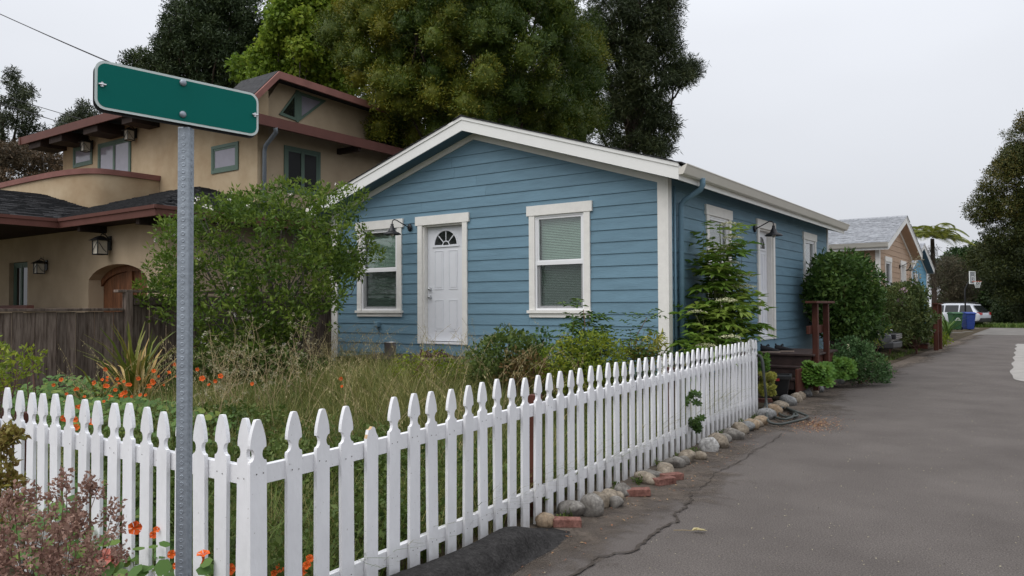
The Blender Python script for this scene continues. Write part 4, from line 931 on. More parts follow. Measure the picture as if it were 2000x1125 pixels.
row = [(1335, 893, 1, .08, 0), (1340, 887, 0, .12, .3), (1367, 883, 0, .09, .2), (1386, 867, 4, .15, .6), (1404, 860, 0, .15, .1), (1414, 850, 1, .10, .2), (1430, 845, 1, .14, .9), (1447, 834, 0, .14, 0), (1457, 829, 2, .13, 0), (1468, 826, 3, .125, 0), (1477, 822, 0, .11, 0), (1487, 819, 3, .12, 0), (1497, 808, 2, .15, 0), (1510, 800, 3, .15, 0),
       (1525, 792, 0, .15, 0), (1540, 782, 2, .16, 0), (1553, 776, 0, .15, 0), (1563, 771, 0, .13, 0), (1572, 765, 2, .16, 0), (1583, 761, 0, .14, 0), (1594, 757, 2, .16, 0), (1607, 751, 1, .14, 0), (1615, 748, 0, .14, 0), (1626, 744, 0, .13, 0), (1637, 741, 2, .15, 0), (1648, 735, 0, .13, 0), (1660, 730, 1, .14, 0), (1670, 726, 0, .13, 0), (1682, 721, 0, .14, 0)]
ORD = 'first second third fourth fifth sixth seventh eighth ninth tenth eleventh twelfth thirteenth fourteenth fifteenth sixteenth seventeenth'.split(); CN = ['tan', 'grey', 'blue-grey', 'orange-tan', 'veined']; n1 = n2 = 0
for k, (px, py, mi, s, an) in enumerate(row):
    dd = 1.50*1505/(py-592.5); p = Vector(at(px, py, dd)); p.z = s*.40
    if k == 3: lab = 'white-veined grey boulder in the cobble row along the fence'
    elif k == 6: lab = 'broken sharp-edged dark rock in the cobble row along the fence'
    elif p.y < 11.2: lab = '%s cobble, %s in the fence row counted from the bricks towards the hose' % (CN[mi], ORD[n1]); n1 += 1
    else: lab = '%s cobble, %s past the fence end along the porch bed' % (CN[mi], ORD[n2]); n2 += 1
    rock(p, (s*random.uniform(.75, .95), s*random.uniform(.6, .75), s*random.uniform(.6, .72)), RK[mi], lab, 'cobbles along the picket fence' if p.y < 11.2 else 'cobbles along the porch bed', angular=an, seed=40+k, rz=random.uniform(-.5, .5))
for k, px in enumerate((1737, 1748, 1759, 1770, 1780, 1789)):
    p = Vector(at(px, 681-k*.6, 26.0+k*.7)); p.z = .08; rock(p, (.2, .16, .1), RK[0], 'pale edging cobble below the roses, %s from the black car' % ORD[k], 'pale cobbles by the tan cottage', seed=90+k)
def brick(p, rz, label, tilt=0):
    b = MB(); b.box(-.1, .1, -.046, .046, 0, .058); o = bev(b.build('brick', M['brick']), .006, 2); o.location = p; o.rotation_euler = (0, tilt, rz); tag(o, label, 'brick', 'loose bricks along the road edge'); return o
p = at(1107, 1024, 5.42); brick((p.x, p.y, .003), .62, 'chipped red brick beside the round banded cobble', .03)
p = at(1246, 952, 6.28); brick((p.x, p.y, .006), .55, 'pinkish brick against the grey cobble', -.05)
p = at(1297, 938, 6.68); brick((p.x, p.y, .004), 1.12, 'dark red brick angled out beside the flagstone chunk', 0)
p = at(1312, 929, 6.85); brick((p.x, p.y, .003), 1.0, 'dark red brick tucked behind the angled one', 0)
brick((-3.62, 11.62, .10), .4, 'orange-red brick on the soil beside the black tote')
# dry leaf litter on the road
T = empty('dry_leaf', (-2.075, 5.02, .012), .5, 'curled dry leaf with a long stalk on the asphalt', 'leaf')
b = MB(); b.tube([(-.12, 0, .004), (-.05, .004, .006), (0, 0, .005)], .0025, 5); b.build('stalk', M['straw_stem'], T)
v = leaves([(0, 0, .004), (.0, 0, .006), (.03, .0, .008), (.05, 0, .005)], np.array([[1, .1, .1], [.8, .5, .15], [.9, -.4, .2], [1, .2, 0.]]), np.array([[0, 0, 1.]]*4), [.10, .07, .06, .06], [.03, .025, .022, .02], .8, .3); leafobj('blade', v, L['seed'], T)
n = 900; a = rng.normal(size=(n, 2)); P = np.stack([-2.62+a[:, 0]*.16-a[:, 1]*.02, 10.45+a[:, 1]*.36, np.full(n, .011)], 1)
v = leaves(P, np.concatenate([rng.normal(size=(n, 2)), rng.uniform(-.05, .2, (n, 1))], 1), np.tile([0, 0, 1.], (n, 1))+rdir(n)*.3, rng.uniform(.015, .035, n), rng.uniform(.008, .016, n), rng.random(n), .2)
o = leafobj('fallen_seeds', v, L['chips']); tag(o, 'patch of rust-red fallen seeds on the asphalt by the hose', 'seeds', kind='stuff')
n = 260; yy = rng.uniform(3.6, 12, n); P = np.stack([np.array([xf(q) for q in yy])+rng.uniform(.12, .62, n), yy, np.full(n, .011)], 1)
v = leaves(P, np.concatenate([rng.normal(size=(n, 2)), rng.uniform(-.05, .3, (n, 1))], 1), np.tile([0, 0, 1.], (n, 1))+rdir(n)*.3, rng.uniform(.012, .04, n), rng.uniform(.006, .014, n), rng.random(n), .2)
o = leafobj('leaf_litter', v, L['chips']); tag(o, 'scattered reddish leaf litter on the dusty verge', 'litter', kind='stuff')

# ------------------------------------------------------------------ garden hose
pts = []
def hp(px, py, z):
    d = (CAM_H-z)*1505/(py-593); p = at(px, py, d); pts.append((p.x, p.y, z))
tops = [(-3.66, 10.86, .74), (-3.52, 10.98, .84), (-3.44, 10.95, .76), (-3.40, 10.90, .45), (-3.36, 10.86, .14)]
pts += tops
for q in [(1500, 818), (1522, 825), (1545, 821), (1570, 815), (1577, 810), (1565, 804), (1545, 797), (1525, 787), (1505, 785), (1494, 792), (1505, 806), (1527, 815), (1546, 812), (1550, 803), (1535, 793), (1521, 795), (1524, 806), (1540, 811), (1558, 808), (1545, 800), (1515, 789), (1499, 790), (1490, 803)]: hp(*q, .035+.02*(len(pts) % 3))
pts += [(-3.46, 11.15, .2), (-3.47, 11.10, .5), (-3.50, 11.06, .80), (-3.60, 11.10, .82), (-3.68, 11.2, .6)]
def smooth_path(pts, k=6):
    P = [Vector(p) for p in pts]; o = []
    for i in range(len(P)-1):
        p0, p1, p2, p3 = P[max(0, i-1)], P[i], P[i+1], P[min(len(P)-1, i+2)]
        for j in range(k):
            t = j/k; o.append(.5*((2*p1)+(p2-p0)*t+(2*p0-5*p1+4*p2-p3)*t*t+(3*p1-p0-3*p2+p3)*t**3))
    o.append(P[-1]); return o
b = MB(); b.tube(smooth_path(pts), .017, 8); o = b.build('garden_hose', M['hose'], None, True); tag(o, 'dark grey-green garden hose coiled over the rocks at the fence end', 'hose')
# black tote with a red lid edge
T = empty('storage_tote', (-3.73, 12.55, .12), .25, 'black plastic tote with a red handle at the foot of the porch steps', 'tote')
b = MB(); b.hexa([(-.17, -.2, 0), (.17, -.2, 0), (.17, .2, 0), (-.17, .2, 0), (-.21, -.25, .3), (.21, -.25, .3), (.21, .25, .3), (-.21, .25, .3)]); bev(b.build('body', M['black_plastic'], T), .012, 2)
b = ringbox(MB(), lambda s, z, o: (s, z, .30+o), -.235, .235, -.275, .275, .035, -.03, .02); b.build('rim', M['black_plastic'], T)
MB().box(-.14, .06, -.285, -.262, .245, .285).build('red_handle', M['red_plastic'], T)

# ------------------------------------------------------------------ porch of the tan cottage
P3 = empty('tan_porch', (0, 0, 0), 0, 'redwood porch with steps and posts at the tan cottage door', 'porch')
for i in range(5): box_part(P3, 'deck_board', M['deck'], -4.45, -3.45, 29.2+i*.4, 29.2+i*.4+.39, .6, .64)
for k, z in enumerate((.46, .28)): box_part(P3, 'step_tread', M['deck'], -4.35, -3.55, 28.9-k*.3, 29.2-k*.3, z-.04, z); box_part(P3, 'step_riser', M['redwood'], -4.33, -3.57, 28.93-k*.3, 28.96-k*.3, z-.18, z-.041)
box_part(P3, 'skirt_board', M['redwood'], -4.42, -3.48, 29.22, 29.25, .44, .598)
for y in (29.5, 30.5): box_part(P3, 'post', M['redwood'], -3.50, -3.36, y, y+.12, .0, 1.56)
box_part(P3, 'cap_rail', M['redwood'], -3.53, -3.33, 29.4, 30.75, 1.562, 1.60)

# ------------------------------------------------------------------ bins
def wheelie_bin(loc, rz, m, label, emblem=False, h=1.08):
    T = empty('wheelie_bin', loc, rz, label, 'bin')
    b = MB(); b.hexa([(-.22, -.27, .06), (.22, -.27, .06), (.22, .22, .06), (-.22, .22, .06), (-.29, -.36, h-.1), (.29, -.36, h-.1), (.29, .33, h-.1), (-.29, .33, h-.1)]); bev(b.build('body', m, T), .03, 2)
    b = MB(); b.prism([(-.40, h-.1), (.36, h-.1), (.36, h-.03), (.15, h+.02), (-.2, h+.01), (-.40, h-.05)], lambda u, v, w_: (w_, u, v), -.31, .31); bev(b.build('lid', m, T), .015, 2)
    b = MB(); b.tube([(-.2, .40, h-.08), (.2, .40, h-.08)], .018, 8); b.tube([(-.2, .34, h-.1), (-.2, .40, h-.08)], .015, 6); b.tube([(.2, .34, h-.1), (.2, .40, h-.08)], .015, 6); b.build('handle', m, T)
    for s in (-.25, .25):
        b = MB(); b.tube([(s-.025, .24, .1), (s+.025, .24, .1)], .1, 14); b.build('wheel', M['tyre'], T)
    if emblem:
        yy = lambda z: -.27-.09*(z-.06)/(h-.16)-.004
        b = MB()
        for i in range(8):
            a0, a1 = math.pi*i/8, math.pi*(i+1)/8
            b.add([(x*1, yy(.66+z), .66+z) for x, z in ((.11*math.cos(a0), .11*math.sin(a0)), (.11*math.cos(a1), .11*math.sin(a1)), (.055*math.cos(a1), .06*math.sin(a1)), (.055*math.cos(a0), .06*math.sin(a0)))], [(0, 1, 2, 3)])
        b.add([(-.17, yy(.60), .60), (.17, yy(.60), .60), (.17, yy(.645), .645), (-.17, yy(.645), .645)], [(0, 1, 2, 3)]); b.build('emblem', M['white_print'], T)
    return T
wheelie_bin((-5.15, 53.2, .0), rad(32), M['green_bin'], 'green wheelie bin with a white emblem at the end of the road', True)
wheelie_bin((-4.55, 53.9, .0), rad(36), M['blue_bin'], 'blue recycling bin beside the green bin')

# ------------------------------------------------------------------ cars
def car(loc, rz, label, paint, length=4.7, wd=1.82, ht=1.62, name='parked_car'):
    """local +x is the nose"""
    T = empty(name, loc, rz, label, 'car'); k = length/4.7; hw = wd/2
    # body: lofted sections (x, half width low, half width belt, z low, z belt)
    secs = [(-2.35, .62, .68, .52, .86), (-2.30, .80, .82, .36, .95), (-2.1, .88, .90, .28, 1.02), (-1.2, .90, .91, .24, 1.02), (0, .90, .91, .22, 1.0), (1.0, .90, .90, .24, .99), (1.5, .88, .87, .26, .96), (2.0, .84, .80, .28, .88), (2.27, .74, .70, .36, .78), (2.35, .55, .55, .46, .70)]
    vs = []; fs = []; n = 10
    for x, a, c, z0, z1 in secs:
        q = [(-a*.92, z0), (-a, z0+.12), (-c*1.0, (z0+z1)/2+.08), (-c*.985, z1-.04), (-c*.90, z1), (c*.90, z1), (c*.985, z1-.04), (c, (z0+z1)/2+.08), (a, z0+.12), (a*.92, z0)]
        vs += [(x*k, y*hw/.91, z*ht/1.62) for y, z in q]
    for i in range(len(secs)-1):
        for j in range(n): fs.append((i*n+j, i*n+(j+1) % n, (i+1)*n+(j+1) % n, (i+1)*n+j))
    fs += [tuple(range(n)), tuple((len(secs)-1)*n+j for j in range(n))]
    b = MB(); b.add(vs, fs); body = b.build('body', paint, T, True); m_ = body.modifiers.new('s', 'SUBSURF'); m_.levels = 1; m_.render_levels = 2
    # greenhouse
    gs = [(-2.18, .80, .98), (-1.95, .76, 1.25), (-1.70, .70, 1.54), (-1.0, .68, 1.61), (-.1, .68, 1.62), (.35, .68, 1.56), (.9, .74, 1.22), (1.25, .80, .97)]
    vs = []; fs = []; n = 6
    for x, a, z in gs:
        vs += [(x*k, y*hw/.91, zz*ht/1.62) for y, zz in ((-.86, .96), (-(.86+(a-.86)*min(1, (z-.96)/.6)), max(.97, z-.06)), (-a*.85, z), (a*.85, z), ((.86+(a-.86)*min(1, (z-.96)/.6)), max(.97, z-.06)), (.86, .96))]
    for i in range(len(gs)-1):
        for j in range(n-1): fs.append((i*n+j, i*n+j+1, (i+1)*n+j+1, (i+1)*n+j))
    b = MB(); b.add(vs, fs); b.build('cabin', paint, T, True)
    hs = ht/1.62
    def side_z(x, t):  # y of greenhouse side at height fraction
        return (.862-.17*t)*hw/.91+.012
    for s in (-1, 1):
        for x0, x1, x2, x3 in ((-1.98, -1.08, -1.08, -1.72), (-.98, -.1, -.1, -.98), (0, 1.08, .48, 0)):
            b = MB(); b.add([(x0*k, s*side_z(0, .05), 1.02*hs), (x1*k, s*side_z(0, .05), 1.02*hs), (x2*k, s*side_z(0, .86), 1.49*hs), (x3*k, s*side_z(0, .86), 1.49*hs)], [(0, 1, 2, 3)]); b.build('side_window', M['darkglass'], T)
        b = MB(); b.tube([(-1.6*k, s*.62*hw/.91, 1.62*hs), (-1.4*k, s*.62*hw/.91, 1.68*hs), (0, s*.62*hw/.91, 1.69*hs), (.2*k, s*.62*hw/.91, 1.63*hs)], .02, 6); b.build('roof_rail', M['black_plastic'], T)
        b = MB(); b.add([(-2.36*k, s*.66*hw/.91, .82*hs), (-2.36*k, s*.42*hw/.91, .84*hs), (-2.36*k, s*.42*hw/.91, .96*hs), (-2.33*k, s*.70*hw/.91, .99*hs), (-2.0*k, s*.915*hw/.91, 1.0*hs), (-2.0*k, s*.925*hw/.91, .88*hs)], [(0, 1, 2, 3), (0, 3, 4, 5)]); b.build('tail_light', M['lamp_red'], T)
        b = MB(); b.hexa([(2.12*k, s*.52*hw/.91, .66*hs), (2.02*k, s*.80*hw/.91, .68*hs), (1.9*k, s*.78*hw/.91, .68*hs), (2.0*k, s*.5*hw/.91, .66*hs), (2.16*k, s*.50*hw/.91, .79*hs), (2.08*k, s*.80*hw/.91, .84*hs), (1.9*k, s*.8*hw/.91, .86*hs), (2.0*k, s*.5*hw/.91, .82*hs)]); b.build('headlight', M['lamp_clear'], T)
        for x in (-1.42, 1.42):
            b = MB(); b.lathe([(.20, -.1), (.32, -.1), (.345, -.06), (.345, .06), (.32, .1), (.20, .1)], (x*k, s*(hw-.12), .345), 22, 'y'); wh = b.build('wheel', M['tyre'], T, True)
            b = MB(); b.lathe([(.02, -.085), (.2, -.075), (.215, -.1), (.215, .1), (.2, .075), (.02, .085)], (x*k, s*(hw-.12), .345), 16, 'y'); b.build('rim', M['chrome'], wh)
    b = MB(); b.add([(-2.27*k, -.62*hw/.91, 1.03*hs), (-2.27*k, .62*hw/.91, 1.03*hs), (-1.83*k, .56*hw/.91, 1.47*hs), (-1.83*k, -.56*hw/.91, 1.47*hs)], [(0, 1, 2, 3)]); b.build('rear_window', M['darkglass'], T)
    b = MB(); b.add([(1.21*k, -.68*hw/.91, 1.02*hs), (1.21*k, .68*hw/.91, 1.02*hs), (.46*k, .58*hw/.91, 1.53*hs), (.46*k, -.58*hw/.91, 1.53*hs)], [(0, 1, 2, 3)]); b.build('windscreen', M['darkglass'], T)
    b = MB(); b.box(2.2*k, 2.41*k, -.42, .42, .60*hs, .76*hs); bev(b.build('grille', M['black_plastic'], T), .02)
    b = MB()
    for z in (.63, .68, .73): b.box(2.41*k, 2.42*k, -.40, .40, z*hs-.01, z*hs+.008)
    b.build('grille_bar', M['chrome'], T)
    b = MB(); b.prism([(2.2*k, -.74), (2.38*k, -.6), (2.44*k, 0), (2.38*k, .6), (2.2*k, .74), (2.0*k, .8), (2.0*k, -.8)], lambda u, v, w_: (u, v, w_), .34*hs, .54*hs); bev(b.build('front_bumper', M['black_plastic'], T), .04, 2)
    b = MB(); b.prism([(-2.2*k, -.80), (-2.40*k, -.62), (-2.44*k, 0), (-2.40*k, .62), (-2.2*k, .80), (-2.0*k, .86), (-2.0*k, -.86)], lambda u, v, w_: (u, v, w_), .34*hs, .62*hs); bev(b.build('rear_bumper', M['black_plastic'], T), .04, 2)
    return T
car((-6.3, 62.0, .02), rad(157), 'white estate car with dark windows parked beyond the bins', M['car_white'], 4.8)
car((-6.05, 24.0, .0), rad(-2), 'black car parked nose-out between the blue and tan cottages', M['car_black'], 4.6, ht=1.6)

# ------------------------------------------------------------------ basketball hoop
T = empty('basketball_hoop', (-4.95, 57.2, 0), rad(-12), 'portable basketball hoop on a dark pole behind the bins', 'basketball hoop')
b = MB(); b.hexa([(-.45, -.35, 0), (.45, -.35, 0), (.45, .35, 0), (-.45, .35, 0), (-.35, -.2, .18), (.35, -.2, .18), (.35, .2, .18), (-.35, .2, .18)]); b.build('base', M['black_plastic'], T)
b = MB(); b.tube([(0, 0, .1), (0, 0, 2.5), (.2, 0, 2.95), (.42, 0, 3.2)], [.05, .05, .04, .04], 8); b.build('pole', M['black_metal'], T, True)
b = MB(); b.box(.42, .45, -.55, .55, 2.88, 3.65); bd = b.build('backboard', screenmat('acrylic', (.5, .52, .54), .35), T)
ringbox(MB(), lambda s, z, o: (.45+o, s, z), -.57, .57, 2.86, 3.67, .05, -.035, .01).build('frame', M['white_print'], bd)
ringbox(MB(), lambda s, z, o: (.452+o, s, z), -.22, .22, 3.02, 3.35, .045, 0, .006).build('target_square', M['white_print'], bd)
b = MB(); b.tube([(.72+.23*math.cos(a), .23*math.sin(a), 3.02) for a in np.linspace(0, 2*math.pi, 21)], .014, 6); b.box(.45, .52, -.06, .06, 2.98, 3.05); b.build('rim', M['orange_rim'], T)
b = MB()
for i in range(12):
    a = i*math.pi/6
    for s in (-1, 1): b.tube([(.72+.225*math.cos(a), .225*math.sin(a), 3.01), (.72+.16*math.cos(a+s*.5), .16*math.sin(a+s*.5), 2.8), (.72+.11*math.cos(a), .11*math.sin(a), 2.6)], .007, 4)
b.build('net', M['white_print'], T)

# ------------------------------------------------------------------ overhead wires
def wire(p, q, sag, label, r=.012):
    p, q = Vector(p), Vector(q); b = MB(); b.tube([p.lerp(q, t)-Vector((0, 0, sag*4*t*(1-t))) for t in np.linspace(0, 1, 25)], r, 5); o = b.build('overhead_wire', M['black_metal'], None, True)
    tag(o, label, 'wire', 'overhead wires')
wire(at(-300, -115, 24), at(420, 205, 24.5), .15, 'upper black overhead wire crossing the sky above the sign', .014); wire(at(-300, -121, 24.2), at(420, 206, 24.7), .2, 'thin twin wire just below the upper overhead wire', .007)
wire(at(-200, 118, 45), at(320, 276, 45), .2, 'grey overhead wire in front of the far conifers', .02); wire(at(-200, 138, 46), at(320, 292, 46), .2, 'lower grey overhead wire in front of the far conifers', .02); wire(at(-200, 134, 46), at(320, 300, 46), .1, 'lowest grey overhead wire in front of the far conifers', .014)

# ------------------------------------------------------------------ trees
def inpoly(x, y, P):
    c = False; j = len(P)-1
    for i in range(len(P)):
        if (P[i][1] > y) != (P[j][1] > y) and x < (P[j][0]-P[i][0])*(y-P[i][1])/(P[j][1]-P[i][1])+P[i][0]: c = not c
        j = i
    return c
def spread(poly, n, mind, r0, r1, d0, bulge, back=.35, holes=()):
    """clump centres through the crown's volume; poly is the crown's outline at distance d0"""
    xs = [p[0] for p in poly]; ys = [p[1] for p in poly]; cx, cy = (min(xs)+max(xs))/2, (min(ys)+max(ys))/2; hx, hy = (max(xs)-min(xs))/2, (max(ys)-min(ys))/2
    got = []; out_ = []; tries = 0
    while len(got) < n and tries < n*60:
        tries += 1; x, y = random.uniform(min(xs), max(xs)), random.uniform(min(ys), max(ys))
        if not inpoly(x, y, poly) or any((x-a)**2+(y-b)**2 < mind*mind for a, b in got): continue
        if any((x-h[0])**2+(y-h[1])**2 < h[2]**2 for h in holes): continue
        got.append((x, y)); q = max(0, 1-((x-cx)/hx)**2*.9-((y-cy)/hy)**2*.5); r = random.uniform(r0, r1)
        d = d0-bulge*math.sqrt(q)+random.uniform(-.2, .2)*bulge; p = at(x, y, d); out_.append((p.x, p.y, p.z, r*d/1505, random.uniform(.3, .75)))
    for k in range(int(n*back)):
        x, y = random.choice(got); d = d0+random.uniform(-.1, .9)*bulge; p = at(x+random.uniform(-9, 9), y+random.uniform(-9, 9), d); out_.append((p.x, p.y, p.z, r1*1.1*d/1505, random.uniform(.1, .4)))  # back clumps take a low tint: inner-crown shade put into the leaf colour
    return out_
def tree(name, label, base, clumps, lm, n, ln, wd, tr=.2, bark='bark', cat='tree', group=None, limbs=16, fork=.45, stuff=None, **kw):
    T = empty(name, base, 0, label, cat, group); b0 = Vector(base); loc = [(c[0]-b0.x, c[1]-b0.y, c[2]-b0.z)+tuple(c[3:]) for c in clumps]
    ztop = max(c[2] for c in loc); cxy = (sum(c[0] for c in loc)/len(loc), sum(c[1] for c in loc)/len(loc))
    b = MB(); tp = limb(b, (0, 0, -.1), (cxy[0]*.8, cxy[1]*.8, ztop*.82), tr, tr*.25, .02, 7, 9)
    for c in random.sample(loc, min(limbs, len(loc))):
        h = max(.12, min(.95, fork*random.uniform(.7, 1.25)*c[2]/(ztop*.82))); k = h*(len(tp)-1); i = min(len(tp)-2, int(k)); a = tp[i].lerp(tp[i+1], k-i)
        limb(b, a, c[:3], tr*.38*(1-h*.5), tr*.06, .06, 5, 6)
    b.build('trunk', M[bark], T, True)
    o = leafobj('crown', cloud(loc, n, ln, wd, **kw), L[lm], T)
    return T
cyp = [(640, 60), (690, 10), (720, -120), (1090, -120), (1110, 0), (1145, 60), (1155, 150), (1152, 240), (1120, 275), (1050, 265), (960, 235), (900, 225), (850, 260), (790, 282), (745, 262), (705, 205), (690, 130), (648, 110)]
cc = spread(cyp, 118, 31, 19, 34, 23.6, 4.2, .6, holes=((905, 120, 30), (815, 175, 26), (760, 150, 18), (830, 225, 20), (740, 200, 16)))
for c in range(len(cc)):
    q = cc[c]; t = .40+.06*(-14.4-q[0])+random.uniform(-.26, .34); cc[c] = q[:4]+(min(.85, max(.15, t)),)
tree('cypress_tree', 'huge rounded olive-green tree with billowing clumps behind the blue cottage', (-14.4, 18.6, .3), cc, 'cypress', 9500, .095, .027, .34, limbs=40, fork=.35, up=.35, shell=.82, out=1.3, squash=1.15, low=-.75, ball=.8, core=.72)
pine = [(1120, -80), (1290, -80), (1312, 20), (1300, 60), (1318, 110), (1352, 110), (1355, 150), (1318, 175), (1300, 200), (1322, 240), (1325, 275), (1290, 305), (1240, 300), (1190, 280), (1165, 200), (1170, 100)]
pc = spread(pine, 120, 13, 13, 24, 33, 2.2, .35, holes=((1250, 245, 14), (1225, 215, 10), (1300, 185, 16), (1330, 215, 12), (1175, 265, 14), (1270, 262, 9)))
tree('pine_tree', 'tall dark pine with drooping needle tufts behind the big rounded tree', (-15.4, 29.3, .3), pc, 'pine', 3000, .22, .03, .4, limbs=50, fork=.8, up=-.1, drop=.15, shell=.3, out=.9, squash=.8)
dk = [(262, 110), (300, 90), (330, 60), (325, 20), (370, -20), (430, -60), (500, -20), (490, 30), (530, 60), (520, 100), (490, 140), (480, 190), (380, 200), (290, 170)]
dc = spread(dk, 105, 15, 13, 26, 36, 3.0, .5)
tree('laurel_tree', 'dark evergreen tree with wispy top rising behind the stucco house', (-32.6, 21, .2), dc, 'dark', 2300, .17, .05, .35, limbs=30, up=.2, shell=.35)
mp_ = [(478, 150), (490, 110), (530, 70), (545, 20), (560, -60), (690, -60), (690, 170), (600, 170), (520, 175)]
mc = spread(mp_, 90, 16, 16, 28, 31, 2.4, .35, holes=((528, 40, 14),))
tree('maple_tree', 'bright yellow-green broadleaf tree behind the stucco house roof', (-24.6, 20.6, .2), mc, 'maple', 1700, .17, .13, .25, 'bark_grey', limbs=26, up=.0, shell=.4, drop=.2)
for (poly, d, lab, lm) in (([(-90, 150), (-20, 160), (10, 140), (25, 130), (45, 175), (70, 175), (90, 215), (118, 235), (130, 275), (60, 300), (-90, 310)], 52, 'far dark conifer with open branches behind the overhead wires', 'conifer'), ([(120, 250), (150, 205), (165, 190), (180, 205), (215, 220), (260, 260), (240, 290), (130, 290)], 60, 'far conifer top showing over the stucco house eave', 'conifer')):
    c_ = spread(poly, 46 if d < 55 else 24, 13, 9, 18, d, 2.5, .3, holes=((10, 250, 14), (60, 255, 10))); p = at(sum(q[0] for q in poly)/len(poly), 400, d)
    tree('conifer_tree', lab, (p.x, p.y, 0), c_, lm, 1500, .28, .06, .4, limbs=24, fork=.8, shell=.3, up=-.1)
c_ = spread([(-160, 300), (-20, 285), (40, 280), (100, 300), (140, 330), (160, 400), (-160, 420)], 60, 16, 14, 24, 40, 1.8, .4); p = at(20, 500, 40)
tree('plum_tree', 'bushy purple-brown leaved tree beyond the balcony', (p.x, p.y, 0), c_, 'plum', 1900, .16, .06, .2, limbs=20, up=.2)
rt = [(2048, 205), (2012, 235), (2002, 262), (1978, 300), (1975, 320), (1945, 325), (1948, 350), (1932, 365), (1915, 400), (1910, 440), (1932, 455), (1928, 500), (1960, 560), (1995, 590), (2020, 600), (2280, 620), (2320, 250), (2200, 90), (2100, 110)]
rc = spread(rt, 210, 16, 18, 34, 58, 3.0, .25)
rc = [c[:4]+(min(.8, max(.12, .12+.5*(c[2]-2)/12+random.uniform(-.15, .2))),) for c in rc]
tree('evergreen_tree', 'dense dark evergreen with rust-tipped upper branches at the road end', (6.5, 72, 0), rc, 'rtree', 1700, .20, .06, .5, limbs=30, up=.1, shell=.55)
def hedge(name, lab, poly, n, mind, r0, r1, d, bulge, lm, dens, ln, wd, cat='hedge', group=None, **kw):
    c_ = spread(poly, n, mind, r0, r1, d, bulge, .3); px = sum(q[0] for q in poly)/len(poly); p = at(px, 595+1.5*1505/d, d)
    return tree(name, lab, (p.x, p.y, 0), c_, lm, dens, ln, wd, .15, limbs=14, cat=cat, group=group, **kw)
hedge('ivy_hedge', 'tall ivy-green hedge behind the white car', [(1850, 505), (1880, 495), (1915, 490), (1990, 500), (1990, 640), (1850, 640)], 70, 15, 14, 24, 74, 2, 'hedge', 900, .26, .17, up=0)
hedge('laurel_hedge', 'dark hedge in the shade beside the white car', [(1930, 480), (2000, 480), (2300, 470), (2300, 640), (1930, 640)], 90, 20, 20, 32, 72, 2, 'dark', 700, .28, .15, up=0)
hedge('bare_shrub', 'grey twiggy half-bare shrub behind the sky-blue cottage', [(1822, 530), (1850, 500), (1895, 520), (1905, 560), (1895, 590), (1830, 590)], 34, 11, 9, 15, 64, 1.0, 'twig', 900, .25, .035, 'shrub', shell=.2)
hedge('roadside_shrub', 'low dark shrub in front of the hedge at the road end', [(1950, 590), (2080, 590), (2200, 600), (2200, 632), (1950, 630)], 36, 14, 10, 16, 66, 1, 'dark', 1200, .2, .1, 'shrub')
# tree fern
p = at(1823, 600, 42); T = empty('tree_fern', (p.x, p.y, 0), 0, 'tree fern with arching yellow-green fronds on a shaggy trunk', 'tree fern'); zt = 5.15
b = MB(); b.tube([(0, 0, -.1), (.05, 0, 2), (0, .03, zt)], [.15, .14, .10], 9); b.build('trunk', M['bark'], T, True)
c_ = [(random.uniform(-.1, .1), random.uniform(-.1, .1), 2.6+k*.19, .28, .3) for k in range(12)]
leafobj('dead_fronds', cloud(c_, 900, .25, .025, drop=1.2, up=0, shell=.3), L['twig'], T, 'stuff')
for k in range(22):
    a = k*2*math.pi/22+random.uniform(-.15, .15); l_ = random.uniform(1.8, 2.4); el = random.uniform(.35, 1.9); dr = np.array([math.cos(a), math.sin(a), 0]); sdv = np.array([-math.sin(a), math.cos(a), 0])
    s = np.linspace(.08, 1, 34); c0 = np.array([0, 0, zt])+dr*(s*l_)[:, None]*.92+np.array([0, 0, 1.])*((el*s-(.35+el*.72)*s**2.2)*l_*.75)[:, None]
    tg = np.gradient(c0, axis=0); wl = .42*np.sin(np.pi*np.clip(s*.93+.04, 0, 1))**.7*l_/1.7; parts = []
    for sg in (-1, 1): parts.append(leaves(c0, sdv*sg+unit(tg)*.35+np.array([0, 0, -.25]), np.tile([0, 0, 1.], (34, 1))+rdir(34)*.1, wl, .066, np.clip(rng.normal(.55, .2, 34), 0, 1), .1, .1))
    leafobj('frond', merge(parts), L['fern'], T)

# ------------------------------------------------------------------ shrubs
bp = [(285, 540), (300, 495), (330, 450), (365, 420), (420, 395), (470, 382), (540, 375), (590, 385), (650, 378), (690, 392), (690, 430), (700, 470), (712, 490), (700, 515), (685, 535), (660, 560), (650, 620), (600, 660), (520, 690), (440, 710), (380, 700), (350, 640), (300, 590)]
bc = spread(bp, 118, 17, 14, 31, 12.3, 1.4, .3, holes=((470, 475, 24), (610, 640, 30), (430, 640, 24), (560, 470, 16), (400, 500, 14), (640, 540, 16)))
for q in ((720, 480), (735, 498), (712, 455)): p = at(q[0], q[1], 12.2); bc.append((p.x, p.y, p.z, .15, .6))
for q in ((505, 372), (590, 362), (640, 380), (668, 372), (455, 382)): p = at(q[0], q[1], 12.2); bc.append((p.x, p.y, p.z, .13, .65))
for _ in range(46):
    i = random.randrange(len(bp)); a, b_ = bp[i], bp[(i+1) % len(bp)]; t = random.random(); x, y = a[0]+(b_[0]-a[0])*t, a[1]+(b_[1]-a[1])*t
    if x > 690 or y > 640: continue
    k = random.uniform(1.03, 1.12); p = at(500+(x-500)*k, 540+(y-540)*k, 11.9); bc.append((p.x, p.y, p.z, random.uniform(.06, .12), .65))
